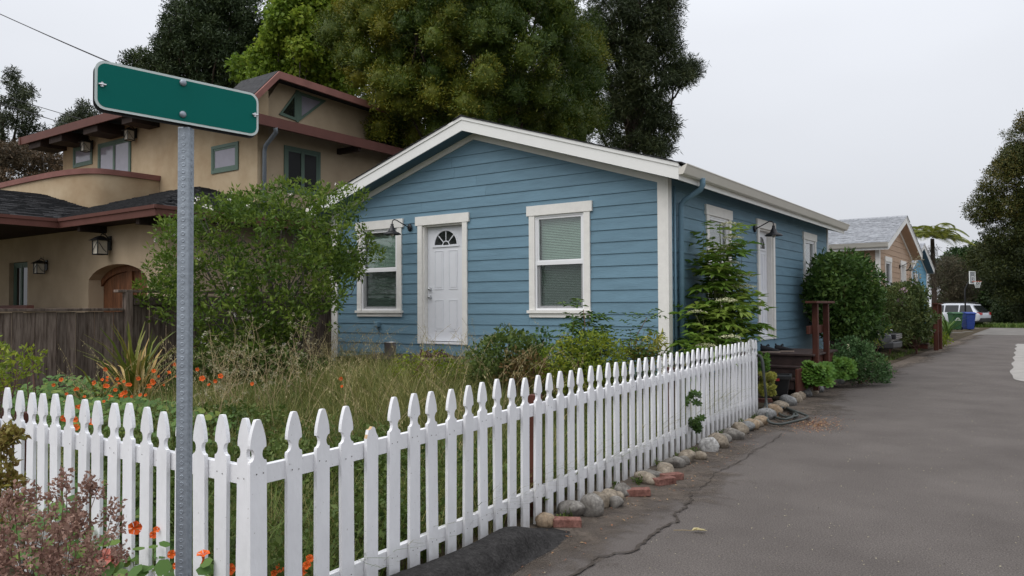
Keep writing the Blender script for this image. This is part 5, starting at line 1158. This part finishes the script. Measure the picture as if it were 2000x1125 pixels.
p = at(545, 760, 12.6); T = tree('flowering_bush', 'large spreading green bush with small white flowers between board fence and front window', (p.x, p.y, .2), bc, 'bush', 3000, .085, .034, .06, 'bark_grey', 'bush', limbs=60, fork=.25, up=.3, shell=.25, out=.8, ball=.15)
n = 34; cs = [random.choice(bc) for _ in range(n)]; base = np.array(T.location); parts = []
for c in cs:
    d = rdir(1)[0]; d[2] = abs(d[2]); p0 = np.array(c[:3])+d*c[3]*1.05-base; k = 7
    parts.append(leaves(np.tile(p0, (k, 1))+rdir(k)*.02, rdir(k)+np.array([0, 0, .5]), rdir(k), .035, .028, .5))
vv = merge(parts); link('blossoms', npmesh('blossoms', vv[0], vv[1], M['white_petal']), T)['kind'] = 'stuff'

def pinnate(P, D, ln, pairs, leaflet, wd, t):
    """compound leaves: rachis base P, direction D"""
    parts = []
    for p, d, l_ in zip(P, D, ln):
        d = d/np.linalg.norm(d); s = np.cross(d, [0, 0, 1.]); s /= max(1e-6, np.linalg.norm(s)); k = pairs
        u = np.linspace(.3, 1, k); c0 = p+d*(u*l_)[:, None]+np.array([0, 0, -1.])*(u**2*l_*.2)[:, None]; sc_ = leaflet*l_/.25
        tt = np.clip(rng.normal(t, .2), 0, 1)
        for sg in (-1, 1): parts.append(leaves(c0, s*sg+d*.55+np.array([0, 0, -.2])+rdir(k)*.3, np.tile([0, 0, 1.], (k, 1))+rdir(k)*.5, sc_*rng.uniform(.85, 1.15, k), wd*sc_/leaflet, tt, .2, .12))
        parts.append(leaves(c0[-1:], (d+np.array([0, 0, -.4]))[None], np.array([[0, 0, 1.]]), sc_*1.1, wd*sc_/leaflet, tt, .2, .1))
    return merge(parts)
def compound_shrub(name, label, base, stems, lm, stemm, leaf=.26, pairs=3, leaflet=.105, wd=.036, umbels=0, per=16, t=.5, cat='shrub', bare=.35):
    T = empty(name, base, 0, label, cat); b = MB(); Ps = []; Ds = []; tips = []
    for (dx, dy, h, r) in stems:
        tp = limb(b, (dx*.15, dy*.15, -.05), (dx, dy, h), r, r*.35, .05, 6, 6)
        for k in range(int(per*h)):
            s = random.uniform(bare, 1)**.8; q = s*(len(tp)-1); i = min(len(tp)-2, int(q)); p = tp[i].lerp(tp[i+1], q-i); a = random.uniform(0, 6.28)
            d = np.array([math.cos(a), math.sin(a), random.uniform(-.15, .9)]); p2 = np.array(p)+d*.03; Ps.append(p2); Ds.append(d)
        tips.append(tp[-1])
        for k in range(2): limb(b, tp[3], tp[-1]+Vector((random.uniform(-.25, .25), random.uniform(-.25, .25), random.uniform(-.25, 0))), r*.4, r*.2, .05, 4, 5)
    b.build('stems', M[stemm], T, True)
    leafobj('foliage', pinnate(Ps, Ds, rng.uniform(.7, 1.2, len(Ps))*leaf, pairs, leaflet, wd, t), L[lm], T)
    for k in range(umbels):
        tp = tips[k % len(tips)]; c = np.array(tp)+np.array([random.uniform(0, .25), random.uniform(-.3, .1), random.uniform(-.2, .08)]); n = 240; a = rng.uniform(0, 6.28, n); rr_ = .15*np.sqrt(rng.random(n))
        P = c+np.stack([rr_*np.cos(a), rr_*np.sin(a), .02-rr_*.25+rng.normal(0, .006, n)], 1); v = leaves(P, rdir(n)+np.array([0, 0, .4]), np.tile([0, 0, 1.], (n, 1))+rdir(n)*.3, .016, .014, .5)
        link('flower_umbel', npmesh('flower_umbel', v[0], v[1], M['cream']), T)['kind'] = 'stuff'
    return T
st = [(0.0, .05, 2.6, .02), (.05, .2, 2.45, .016), (.18, -.45, 1.55, .016), (-.1, .35, 1.9, .016), (.12, .55, 1.65, .015), (-.1, -.65, 1.3, .014), (.2, -.7, 1.05, .012), (.15, .2, 1.3, .013), (-.05, .1, 2.1, .016), (.15, .45, 2.0, .015), (.1, -.05, 1.55, .014), (.05, -.95, .95, .012)]
compound_shrub('elder_shrub', 'tall light-green elder shrub with cream flower heads at the cottage corner', (-4.05, 10.92, .12), st, 'elder', 'stem', .33, 3, .14, .05, 14, 19, .62)
st = [(0, 0, 1.25, .012), (.1, .1, .95, .01), (-.12, .05, .85, .01), (.05, -.12, .7, .01)]
p = at(1140, 720, 9.6); compound_shrub('rose_shoot', 'upright leafy shoot with dark drooping leaves below the wide front window', (p.x, p.y, yz(p.x, p.y)), st, 'shrub', 'red_stem', .28, 3, .10, .042, 0, 46)
st = [(.35, .28, 1.2, .01), (.22, .12, .95, .01), (.45, .1, .8, .009), (.1, -.1, .6, .009), (.62, .3, .75, .008)]
p = at(1195, 720, 9.6); compound_shrub('arching_shoot', 'arching dark stem with sparse leaves before the cottage corner', (p.x, p.y, yz(p.x, p.y)), st, 'shrub', 'red_stem', .22, 3, .085, .034, 0, 28, bare=.45)
def bushy(name, label, px, py, d, poly, n, mind, r0, r1, bulge, lm, dens, ln, wd, cat='shrub', group=None, **kw):
    c_ = spread(poly, n, mind, r0, r1, d, bulge, .3); p = at(px, py, d)
    return tree(name, label, (p.x, p.y, max(0, yz(p.x, p.y))), c_, lm, dens, ln, wd, .03, 'red_stem', cat, group, limbs=18, fork=.2, shell=.3, ball=.2, **kw)
bushy('lime_bush', 'low feathery yellow-green bush below the wide front window', 1120, 740, 9.2, [(1040, 720), (1060, 685), (1105, 660), (1170, 660), (1215, 682), (1230, 735), (1130, 770), (1050, 760)], 40, 16, 14, 22, .5, 'lime', 6500, .05, .02)
bushy('rose_bush', 'mixed green bush with a red bud beside the front landing', 990, 740, 9.6, [(920, 700), (940, 672), (985, 652), (1020, 660), (1060, 685), (1050, 730), (930, 740)], 40, 14, 12, 20, .45, 'weed', 4200, .06, .035)
bushy('red_tinged_bush', 'small bush with reddish leaves between green and lime bushes', 1030, 740, 9.0, [(985, 725), (1000, 695), (1040, 690), (1065, 715), (1050, 745), (990, 745)], 16, 14, 11, 17, .3, 'redleaf', 4200, .055, .028)
bushy('undergrowth', 'dark green undergrowth below the flowering bush', 500, 770, 11.2, [(330, 740), (380, 690), (450, 680), (560, 690), (640, 700), (650, 745), (500, 770), (360, 770)], 46, 17, 14, 24, .5, 'weed', 2600, .07, .04)
bushy('grape_bush', 'sparse dark shrub with rounded leaves against the blue siding', 1055, 720, 10.3, [(1035, 690), (1045, 650), (1062, 640), (1075, 655), (1078, 690)], 13, 10, 8, 13, .25, 'cover', 3200, .055, .045)
bushy('yellow_leaf_plant', 'yellowing plant at the foot of the white corner board', 1260, 700, 9.9, [(1210, 690), (1235, 672), (1290, 665), (1300, 690), (1260, 705), (1215, 705)], 16, 13, 11, 17, .3, 'ysucc', 2600, .09, .03)
bushy('garden_weed', 'green leafy weed clump on the near side of the front landing', 770, 740, 10, [(760, 725), (790, 700), (850, 690), (900, 705), (910, 735), (770, 745)], 22, 14, 11, 17, .4, 'lime', 3000, .055, .025)
bushy('dark_shrub', 'large dark-green glossy shrub beyond the side porch posts', 1650, 690, 16.5, [(1580, 560), (1590, 525), (1620, 505), (1660, 505), (1690, 530), (1712, 565), (1710, 620), (1690, 655), (1630, 655), (1590, 620)], 75, 14, 14, 24, 1.0, 'shrub', 3400, .12, .05)
bushy('olive_bush', 'olive-brown airy bush in front of the tan cottage', 1735, 680, 23.2, [(1700, 600), (1720, 575), (1755, 560), (1785, 590), (1785, 650), (1750, 660), (1738, 622)], 34, 12, 11, 17, .7, 'rose', 2600, .11, .03)
Tr = bushy('climbing_rose', 'tall rose bush with pale mauve blooms before the tan cottage porch', 1790, 680, 24, [(1735, 605), (1745, 568), (1770, 555), (1795, 572), (1808, 605), (1805, 650), (1750, 665)], 50, 12, 11, 18, .9, 'rose', 2600, .11, .06)
for q in ((1763, 569), (1760, 590)):
    p = at(q[0], q[1], 22.9)-Tr.location; v = leaves(np.tile(np.array(p), (26, 1))+rdir(26)*.03, rdir(26), rdir(26), .15, .12, .5); link('bloom', npmesh('bloom', v[0], v[1], M['mauve']), Tr)
bushy('blossom_shrub', 'thin shrub with pale blossom against the gable of the tan cottage', 1785, 660, 25.5, [(1775, 505), (1792, 495), (1800, 540), (1790, 555), (1775, 545)], 9, 9, 5, 8, .3, 'greyweed', 700, .06, .05)
bushy('ground_cover', 'blue-green creeping ground cover spilling onto the road edge', 1680, 720, 15.2, [(1620, 690), (1640, 665), (1680, 662), (1710, 690), (1745, 722), (1730, 740), (1680, 744), (1640, 728)], 80, 9, 7, 12, .7, 'cover', 6500, .05, .03)
bushy('porch_weed', 'lime-green fern-like plant under the dark shrub', 1700, 680, 18.3, [(1680, 655), (1690, 635), (1715, 632), (1722, 650), (1700, 665)], 14, 9, 8, 12, .3, 'lime', 3000, .09, .03)
bushy('edging_plant', 'low green plant at the foot of the tan cottage steps', 1790, 672, 26, [(1765, 670), (1775, 650), (1800, 655), (1805, 672), (1780, 678)], 14, 8, 7, 11, .4, 'weed', 2400, .09, .05)
bushy('edging_shrub', 'low light-green plant beside the redwood porch posts', 1830, 668, 28.5, [(1812, 665), (1825, 652), (1850, 655), (1852, 668), (1830, 672)], 14, 8, 7, 10, .4, 'lime', 2000, .09, .05)
bushy('fence_shrub', 'yellow-green leafy shrub behind the picket fence near the board fence post', 20, 760, 5.3, [(-40, 700), (0, 670), (15, 690), (40, 690), (72, 690), (70, 712), (50, 735), (0, 760), (-40, 760)], 26, 15, 13, 22, .3, 'lime', 5500, .04, .018)
def rosettes(name, label, lm, spots, rad_, cat='succulent', ring=4, per=9):
    b0 = spots[0]; T = empty(name, b0, 0, label, cat)
    for s in spots:
        parts = []; ax = unit(np.array([[.45, -.6, .8]])+rdir(1)*.45)[0]; e1 = unit(np.cross(ax, [[0, 0, 1.]]))[0]; e2 = np.cross(ax, e1)
        for r in range(ring):
            k = max(4, per-r); a = np.arange(k)*2*np.pi/k+r*.4; el = .1+r*.36; dd = (e1*np.cos(a)[:, None]+e2*np.sin(a)[:, None])*math.cos(el)+ax*math.sin(el); R_ = rad_*(1-.2*r)
            P0 = np.tile(np.array(s)-np.array(b0), (k, 1))+ax*.008*r; S_ = unit(np.cross(dd, np.tile(ax, (k, 1)))); t = np.clip(rng.normal(.35+.14*r, .1, k), 0, 1)
            V = np.stack([P0, P0+dd*R_*.6+S_*R_*.30+ax*.02*R_, P0+dd*R_, P0+dd*R_*.6-S_*R_*.30+ax*.02*R_], 1); W_ = np.stack([P0+dd*R_*.45-S_*R_*.2, P0+dd*R_*.45+S_*R_*.2, P0+dd*R_*.93+S_*R_*.17, P0+dd*R_*.93-S_*R_*.17], 1)+ax*.003
            parts.append((np.concatenate([V, W_], 0).reshape(-1, 3), np.arange(8*k).reshape(-1, 4), np.repeat(np.concatenate([t, t]), 4)))
        leafobj('rosette', merge(parts), L[lm], T)
    return T
def spots(px0, px1, py0, py1, d, n, dd=.2): return [tuple(at(random.uniform(px0, px1), random.uniform(py0, py1), d+random.uniform(-dd, dd))) for _ in range(n)]
rosettes('aeonium', 'mound of big green succulent rosettes on the cobble edging', 'aeon', spots(1566, 1622, 712, 750, 13.0, 40), .135)
rosettes('aeonium', 'second smaller mound of succulent rosettes beside the porch posts', 'aeon', spots(1622, 1665, 702, 736, 14.4, 34), .125)
rosettes('jade_plant', 'yellow-tipped succulent mound between fence end and tote', 'ysucc', spots(1482, 1512, 730, 772, 11.35, 60, .12), .05, ring=3, per=7)
rosettes('jade_plant', 'dark green succulent tuft above the yellow-tipped mound', 'aeon', spots(1482, 1500, 690, 728, 11.5, 40, .12), .05, ring=3, per=7)
rosettes('fence_sprig', 'dark leafy sprig poking out through the pickets at mid height', 'shrub', spots(1338, 1366, 765, 790, 8.35, 12, .03), .05, 'plant', 2, 6); rosettes('fence_sprig', 'dark leafy sprig poking out through the pickets near the ground', 'shrub', spots(1345, 1375, 815, 842, 8.35, 14, .03), .05, 'plant', 2, 6)

# ------------------------------------------------------------------ strap-leaved plants
def strap_plant(name, label, base, n, ln, wd, lm, dry=0, cat='plant', lean=(.3, 1.1)):
    T = empty(name, base, 0, label, cat)
    for k in range(n):
        dr_ = k < dry; h = ln*random.uniform(.65, 1.1); le = random.uniform(*lean)*(1.35 if dr_ else 1); P = np.array([[random.uniform(-.09, .09)*ln, random.uniform(-.09, .09)*ln, 0]])
        v = blades(P, np.array([h*(.8 if dr_ else 1)]), np.array([le]), np.array([wd*random.uniform(.8, 1.2)]), np.clip(rng.normal(.4, .22), 0, 1), None, 1.7 if not dr_ else 1.2)
        leafobj('leaf', v, L['flax_dry'] if dr_ else L[lm], T)
    return T
p = at(265, 765, 10.0); strap_plant('flax_plant', 'sword-leaved flax clump with dry straw-coloured blades before the board fence', (p.x, p.y, yz(p.x, p.y)+.12), 64, 1.2, .05, 'flax', 22, lean=(.1, .9))
p = at(190, 765, 9.6); strap_plant('flax_plant', 'smaller sprawling flax tuft with yellowing blades', (p.x, p.y, yz(p.x, p.y)+.1), 24, .85, .042, 'flax', 11, lean=(.5, 1.2))
p = at(1632, 700, 15.2); strap_plant('iris_plant', 'stiff grey-green sword leaves beyond the porch posts', (p.x, p.y, .15), 30, .75, .03, 'agap', 3, lean=(.1, .8))
p = at(1847, 655, 33.5); strap_plant('agapanthus', 'arching strap-leaved clump beside the redwood posts', (p.x, p.y, .05), 46, 1.35, .07, 'agap', 0, lean=(.3, 1.2))
T = empty('torch_lily', at(1657, 705, 15.0), 0, 'single pale yellow flower spike above the ground cover', 'flower'); b = MB(); b.tube([(0, 0, -.3), (0, 0, .2)], .008, 5); b.build('stalk', M['stem'], T); b = MB(); b.lathe([(.005, .34), (.025, .3), (.038, .24), (.03, .2), (.01, .19)], (0, 0, 0), 8); b.build('flower_spike', M['cream'], T, True)

# ------------------------------------------------------------------ meadow in the yard
def zs(P): return np.array([yz(a, b_) for a, b_ in P])
def scatter(n, x0, x1, y0, y1, keep=None):
    P = np.stack([rng.uniform(x0, x1, n), rng.uniform(y0, y1, n)], 1); xe = np.array([xf(v) for v in P[:, 1]])
    k = P[:, 0] < xe-.12
    if keep is not None: k &= keep(P)
    P = P[k]; return np.concatenate([P, zs(P)[:, None]], 1)
def patchy(P, s=1.3, ph=0): return .5+.5*np.sin(P[:, 0]*s+ph+1.7*np.sin(P[:, 1]*s*.8+ph))*np.cos(P[:, 1]*s*1.1-ph)
nohouse = lambda P: ~((P[:, 0] > -10.5) & (P[:, 0] < -7.6) & (P[:, 1] > 8.7)) & (P[:, 1] < 9.9)
P = scatter(52000, -9.6, -2.9, 2.35, 9.8, nohouse); q = patchy(P); n = len(P)
grow = .27+.26*np.clip((P[:, 1]-2.2)/4.5, 0, 1); h = grow*(.65+.7*rng.random(n))*(.8+.4*q)
o = leafobj('meadow_grass', blades(P, h, rng.uniform(.25, 1.1, n), rng.uniform(.004, .008, n), np.clip(rng.normal(.15+.36*q, .22, n), 0, 1)), L['grass']); tag(o, 'long half-dry meadow grass filling the front yard', 'grass', kind='stuff')
P = scatter(24000, -11.3, -2.95, 2.3, 9.9, nohouse); n = len(P); q = patchy(P, 1.1, 2)
o = leafobj('green_grass', blades(P, rng.uniform(.2, .5, n)*(.6+.8*q), rng.uniform(.3, 1.2, n), rng.uniform(.006, .011, n), np.clip(rng.normal(.45, .22, n), 0, 1)), L['green_grass']); tag(o, 'green grass growing between the dry stalks', 'grass', kind='stuff')
# broad-leaved weeds at the picket foot
P = scatter(1000, -7.5, -2.95, 2.3, 5.0); k = rng.random(len(P)) < patchy(P, 2.2, 1)*.9; P = P[k]
cl = [(a, b_, c+rng.uniform(.08, .42), rng.uniform(.07, .16)) for a, b_, c in P]
o = leafobj('weeds', cloud(cl, 3200, .05, .03, shell=.15, up=.3), L['weed']); tag(o, 'tangle of broad-leaved green weeds behind the pickets', 'weeds', kind='stuff')
P = scatter(500, -4.4, -3.0, 3.0, 11.0); P = P[(np.array([xf(v) for v in P[:, 1]])-P[:, 0]) < 1.0]
cl = [(a, b_, c+rng.uniform(.05, .3), rng.uniform(.06, .14)) for a, b_, c in P]
o = leafobj('fence_weeds', cloud(cl, 3000, .045, .02, shell=.15, up=.3), L['weed']); tag(o, 'low weeds growing along the inside of the road fence', 'weeds', kind='stuff')
# wild oats: tall arching stalks with hanging spikelets
def oats(n, pts, name, label, hmin, hmax):
    Ps = []; V = []
    b = MB(); sp = []
    for (x, y) in pts:
        h = random.uniform(hmin, hmax); a = random.uniform(0, 6.28); le = random.uniform(.2, .75); z0 = yz(x, y); d = Vector((math.cos(a), math.sin(a), 0)); path = []
        for s in np.linspace(0, 1, 9): path.append(Vector((x, y, z0))+d*(le*h*s**2.2)+Vector((0, 0, h*(s-.18*le*s**4))))
        b.tube(path, [.0022*(1-.6*i/8)+.0006 for i in range(9)], 3, False)
        for k in range(16):
            i = random.uniform(5, 8); j = min(7, int(i)); p = path[j].lerp(path[j+1], i-j); sp.append(tuple(p+Vector((random.uniform(-.03, .03), random.uniform(-.03, .03), -.01))))
    o = b.build(name, M['straw_stem']); tag(o, label, 'grass', kind='stuff')
    sp = np.array(sp); k = len(sp); v = leaves(sp, rdir(k)*.5+np.array([0, 0, -1.]), rdir(k), rng.uniform(.02, .034, k), rng.uniform(.005, .009, k), rng.random(k), .2); o2 = leafobj('spikelets', v, L['seed'], o, 'stuff')
pts = [(random.uniform(-9.8, -3.9), random.uniform(4.2, 9.0)) for _ in range(260)]+[(random.uniform(-10.9, -8.7), random.uniform(6.8, 9.2)) for _ in range(90)]
oats(0, pts, 'wild_oats', 'thin wild oat stalks with hanging pale spikelets', .65, 1.15)
# dry branching weeds with grey seed heads in front of the bush
for k, (px, py, d) in enumerate(((505, 770, 8.6), (470, 780, 8.2), (545, 775, 9.0), (430, 790, 8.4), (600, 770, 9.2), (400, 800, 7.6))):
    p = at(px, py, d); base = (p.x, p.y, yz(p.x, p.y)); T = empty('dry_weed', base, 0, 'dry branching weed with grey seed heads in front of the flowering bush', 'weed', 'dry weeds before the bush'); b = MB(); heads = []
    for s in range(5):
        tip = Vector((random.uniform(-.3, .3), random.uniform(-.3, .3), random.uniform(.75, 1.25))); tp = limb(b, (0, 0, 0), tip, .006, .002, .04, 6, 4)
        for j in range(7):
            q = random.uniform(2.2, 6); i = min(5, int(q)); a = tp[i].lerp(tp[i+1], q-i); e = a+Vector((random.uniform(-.16, .16), random.uniform(-.16, .16), random.uniform(.02, .16))); b.tube([a, a.lerp(e, .5)+Vector((0, 0, -.015)), e], [.002, .0018, .0012], 3, False); heads.append(tuple(e)+(.022,))
    b.build('stems', M['straw_stem'], T); leafobj('seed_heads', cloud(heads, 26000, .018, .01, shell=.2), L['greyweed'], T, 'stuff')

# ------------------------------------------------------------------ nasturtiums
def flower_mesh(m, r=.027):
    b = MB(); vs = [(0, 0, 0)]; fs = []
    for k in range(5):
        a = k*2*math.pi/5; w_ = .74; i = len(vs)
        vs += [(r*.35*math.cos(a-.5), r*.35*math.sin(a-.5), .008), (r*math.cos(a-w_*.8), r*math.sin(a-w_*.8), .014), (r*1.12*math.cos(a), r*1.12*math.sin(a), .009), (r*math.cos(a+w_*.8), r*math.sin(a+w_*.8), .016), (r*.35*math.cos(a+.5), r*.35*math.sin(a+.5), .008)]
        fs += [(0, i, i+1, i+2), (0, i+2, i+3, i+4)]
    b.add(vs, fs); b.tube([(0, 0, 0), (0, 0, -.02), (-.01, 0, -.04)], [.008, .005, .002], 5); return b.mesh('flower', m)
FM, FMC = flower_mesh(M['orange']), flower_mesh(M['coral'], .04)
def nasturtium(label, centre, spread_, nl, flowers, hgt, fm=None, leafr=.032):
    T = empty('nasturtium', centre, 0, label, 'flower'); n = nl; a = rng.uniform(0, 6.28, n); r = np.sqrt(rng.random(n)); sx, sy = spread_
    P = np.stack([r*np.cos(a)*sx, r*np.sin(a)*sy, hgt*(1-.45*r**2)*rng.uniform(.35, 1.0, n)], 1); N = unit(rdir(n)*.55+np.array([0, 0, 1.])+np.array([.35, -.45, 0])); U = unit(np.cross(N, rdir(n))); W_ = np.cross(N, U); R_ = leafr*rng.uniform(.6, 1.3, n)
    V = []; 
    for k in range(6): th = k*np.pi/3; V.append(P+(U*np.cos(th)+W_*np.sin(th))*R_[:, None]+N*(R_*.12)[:, None])
    V = np.stack(V, 1).reshape(-1, 3); bq = np.arange(n)[:, None]*6; F = np.concatenate([bq+np.array([[0, 1, 2, 3]]), bq+np.array([[0, 3, 4, 5]])], 1).reshape(-1, 4)
    o = link('leaves', npmesh('leaves', V, F, L['nast'], np.repeat(np.clip(rng.normal(.45, .25, n), 0, 1), 6)), T); o['kind'] = 'stuff'
    b = MB()
    for i in range(0, n, 6): b.tube([(P[i, 0]*.8, P[i, 1]*.8, 0), tuple(P[i])], .0022, 3, False)
    b.build('stalks', M['stem'], T)['kind'] = 'stuff'
    for f in flowers:
        o = link('flower', fm or FM, T); o.location = Vector(f)-Vector(centre); to = (Vector((0, 0, 1.7))-Vector(f)).normalized()+Vector((random.uniform(-.7, .7), random.uniform(-.7, .7), random.uniform(.0, .7)))
        o.rotation_euler = to.to_track_quat('Z', 'Y').to_euler(); s = random.uniform(.5, 1.0); o.scale = (s, s, s)
    return T
fpx = [(200, 742), (150, 760), (185, 748), (210, 737), (225, 762), (250, 752), (300, 725), (310, 735), (270, 740), (320, 752), (340, 712), (345, 735), (215, 775), (240, 770), (165, 775), (150, 795), (175, 788), (290, 755), (330, 728), (205, 722), (258, 775), (130, 770), (285, 772)]
fpx += [(random.gauss(235, 55), random.gauss(757, 22)) for _ in range(16)]
p = at(235, 800, 8.3); z0 = yz(p.x, p.y); fl = [tuple(at(x, y, 8.2+random.uniform(-.6, .6))) for x, y in fpx]
nasturtium('sprawling nasturtium patch with orange-red flowers before the flax', (p.x, p.y, z0), (1.4, .9), 2000, fl, .5)
p = at(130, 760, 9.6); nasturtium('dense green nasturtium leaves climbing by the board fence', (p.x, p.y, yz(p.x, p.y)), (.9, .6), 900, [tuple(at(x, y, 8.3)) for x, y in ((105, 752), (120, 742))], .62)
p = at(395, 780, 7.4); nasturtium('nasturtium trailing below the flowering bush', (p.x, p.y, yz(p.x, p.y)), (.6, .5), 420, [tuple(at(x, y, 7.3)) for x, y in ((385, 722), (395, 740), (420, 745), (408, 752), (430, 735), (493, 750), (665, 740), (668, 755))], .5)
p = at(150, 900, 4.5); nasturtium('nasturtium clump right behind the street-corner pickets', (p.x, p.y, yz(p.x, p.y)), (.9, .35), 520, [tuple(at(x, y, 4.6)) for x, y in ((145, 820), (148, 835), (180, 825), (126, 818), (158, 795))], .55)
p = at(330, 1150, 3.6); nasturtium('nasturtium growing at the corner picket feet', (p.x, p.y, .02), (.75, .2), 130, [tuple(at(x, y, dd)) for x, y, dd in ((262, 1032, 2.9), (305, 1035, 3.75), (300, 1045, 3.8), (397, 1085, 3.05), (336, 1083, 3.6), (600, 1105, 3.75), (605, 1092, 3.8), (545, 1112, 3.75), (535, 1120, 3.7), (450, 1112, 3.6), (345, 1105, 3.4), (592, 1118, 3.7))], .42)
T = nasturtium('single faded coral bloom beside the dried flower bush', tuple(at(205, 1120, 2.75)), (.05, .05), 4, [tuple(at(205, 1093, 2.75)), tuple(at(212, 1097, 2.76))], .02, FMC)
# dried brown flower bush in front of the fence
c0 = at(70, 1180, 2.5); base = (c0.x, c0.y, 0); T = empty('dried_bush', base, 0, 'dried brown papery flower bush in front of the street-corner pickets', 'bush'); b = MB(); cl = []
dp = [(-60, 960), (0, 985), (40, 985), (80, 1000), (120, 985), (150, 1010), (185, 1015), (215, 1045), (235, 1080), (240, 1140), (230, 1240), (60, 1300), (-60, 1300)]
for q in spread(dp, 95, 19, 14, 26, 2.55, .25, .5): cl.append((q[0]-base[0], q[1]-base[1], q[2], q[3]*.72, q[4]))
for (px, py) in ((130, 925), (110, 945), (178, 940), (172, 935), (193, 950), (60, 950), (70, 965), (225, 985), (30, 955), (100, 975), (128, 955), (150, 985), (165, 965), (205, 1000), (15, 965), (45, 975), (232, 1020)):
    q = at(px, py, 2.5); cl.append((q.x-base[0], q.y-base[1], q.z, .02, .5)); q = at(px-3, py+18, 2.5); cl.append((q.x-base[0], q.y-base[1], q.z, .018, .5))
for q in random.sample(cl, 70): limb(b, (random.uniform(-.06, .06), random.uniform(-.06, .06), 0), q[:3], .003, .0012, .03, 5, 4)
b.build('stems', M['red_stem'], T); leafobj('dried_flowers', cloud(cl, 62000, .017, .010, shell=.1, up=.1, fold=.4, ball=0), L['dried'], T)
p = at(5, 900, 2.9); cl = [tuple(at(x, y, 2.8))+(.035, .5) for x, y in ((0, 845), (15, 855), (5, 870), (30, 850), (8, 930), (0, 945), (25, 940), (12, 900), (2, 1000), (20, 985))]
T = empty('dry_vine', (p.x, p.y, 0), 0, 'withered vine with yellowing leaves clinging to the pickets', 'vine'); b = MB(); limb(b, (0, 0, 0), Vector(cl[0][:3])-Vector((p.x, p.y, 0)), .004, .002, .03, 6, 4); b.build('stems', M['red_stem'], T)
leafobj('foliage', cloud([(c[0]-p.x, c[1]-p.y, c[2], c[3], c[4]) for c in cl], 60000, .028, .014, shell=.1), leafmat('withered_leaf', (.12, .06, .035), (.2, .15, .05), (.22, .24, .06)), T)
# strip of weeds at the road end
P = np.stack([rng.uniform(-6.5, 5, 5000), rng.uniform(60.3, 62.5, 5000), np.zeros(5000)], 1); n = len(P)
o = leafobj('verge_weeds', blades(P, rng.uniform(.1, .45, n), rng.uniform(.3, 1, n), np.full(n, .03), np.clip(rng.normal(.4, .25, n), 0, 1)), L['green_grass']); tag(o, 'rough weeds along the end of the road', 'weeds', kind='stuff')
P = np.stack([rng.uniform(-5.5, -3.75, 3500), rng.uniform(19, 29, 3500), np.full(3500, .03)], 1); n = len(P)
o = leafobj('lane_grass', blades(P, rng.uniform(.05, .16, n), rng.uniform(.3, 1, n), np.full(n, .012), np.clip(rng.normal(.5, .25, n), 0, 1)), L['green_grass']); tag(o, 'short worn grass at the lane edge before the tan cottage', 'grass', kind='stuff')

# small weeds rooted between the edging rocks
cl = []
for k in range(34):
    y = random.choice([random.uniform(4.7, 7.6), random.uniform(7.6, 11.0)]); x = xf(y)+random.uniform(.02, .2); cl.append((x, y, .03, random.uniform(.02, .05), random.uniform(.3, .7)))
o = leafobj('rock_weeds', cloud(cl, 26000, .03, .012, shell=.1, up=.6), L['weed']); tag(o, 'small green weeds sprouting between rocks and picket feet', 'weeds', kind='stuff')

# grit, seed husks and a few dry leaves lying on the asphalt
n = 1500; yy = 2.5+rng.random(n)**1.6*16; xx = -2.6+rng.random(n)*4.2*(.4+.6*rng.random(n))+.1*rng.normal(size=n); P = np.stack([xx, yy, np.full(n, .004)], 1)
v = leaves(P, np.concatenate([rng.normal(size=(n, 2)), rng.uniform(0, .35, (n, 1))], 1), np.tile([0, 0, 1.], (n, 1))+rdir(n)*.4, rng.uniform(.005, .016, n), rng.uniform(.004, .010, n), rng.random(n), .3)
o = leafobj('road_grit', v, leafmat('pale_grit', (.05, .045, .04), (.2, .17, .135), (.4, .36, .3), 0)); tag(o, 'fine grit and husks scattered over the asphalt', 'grit', kind='stuff')
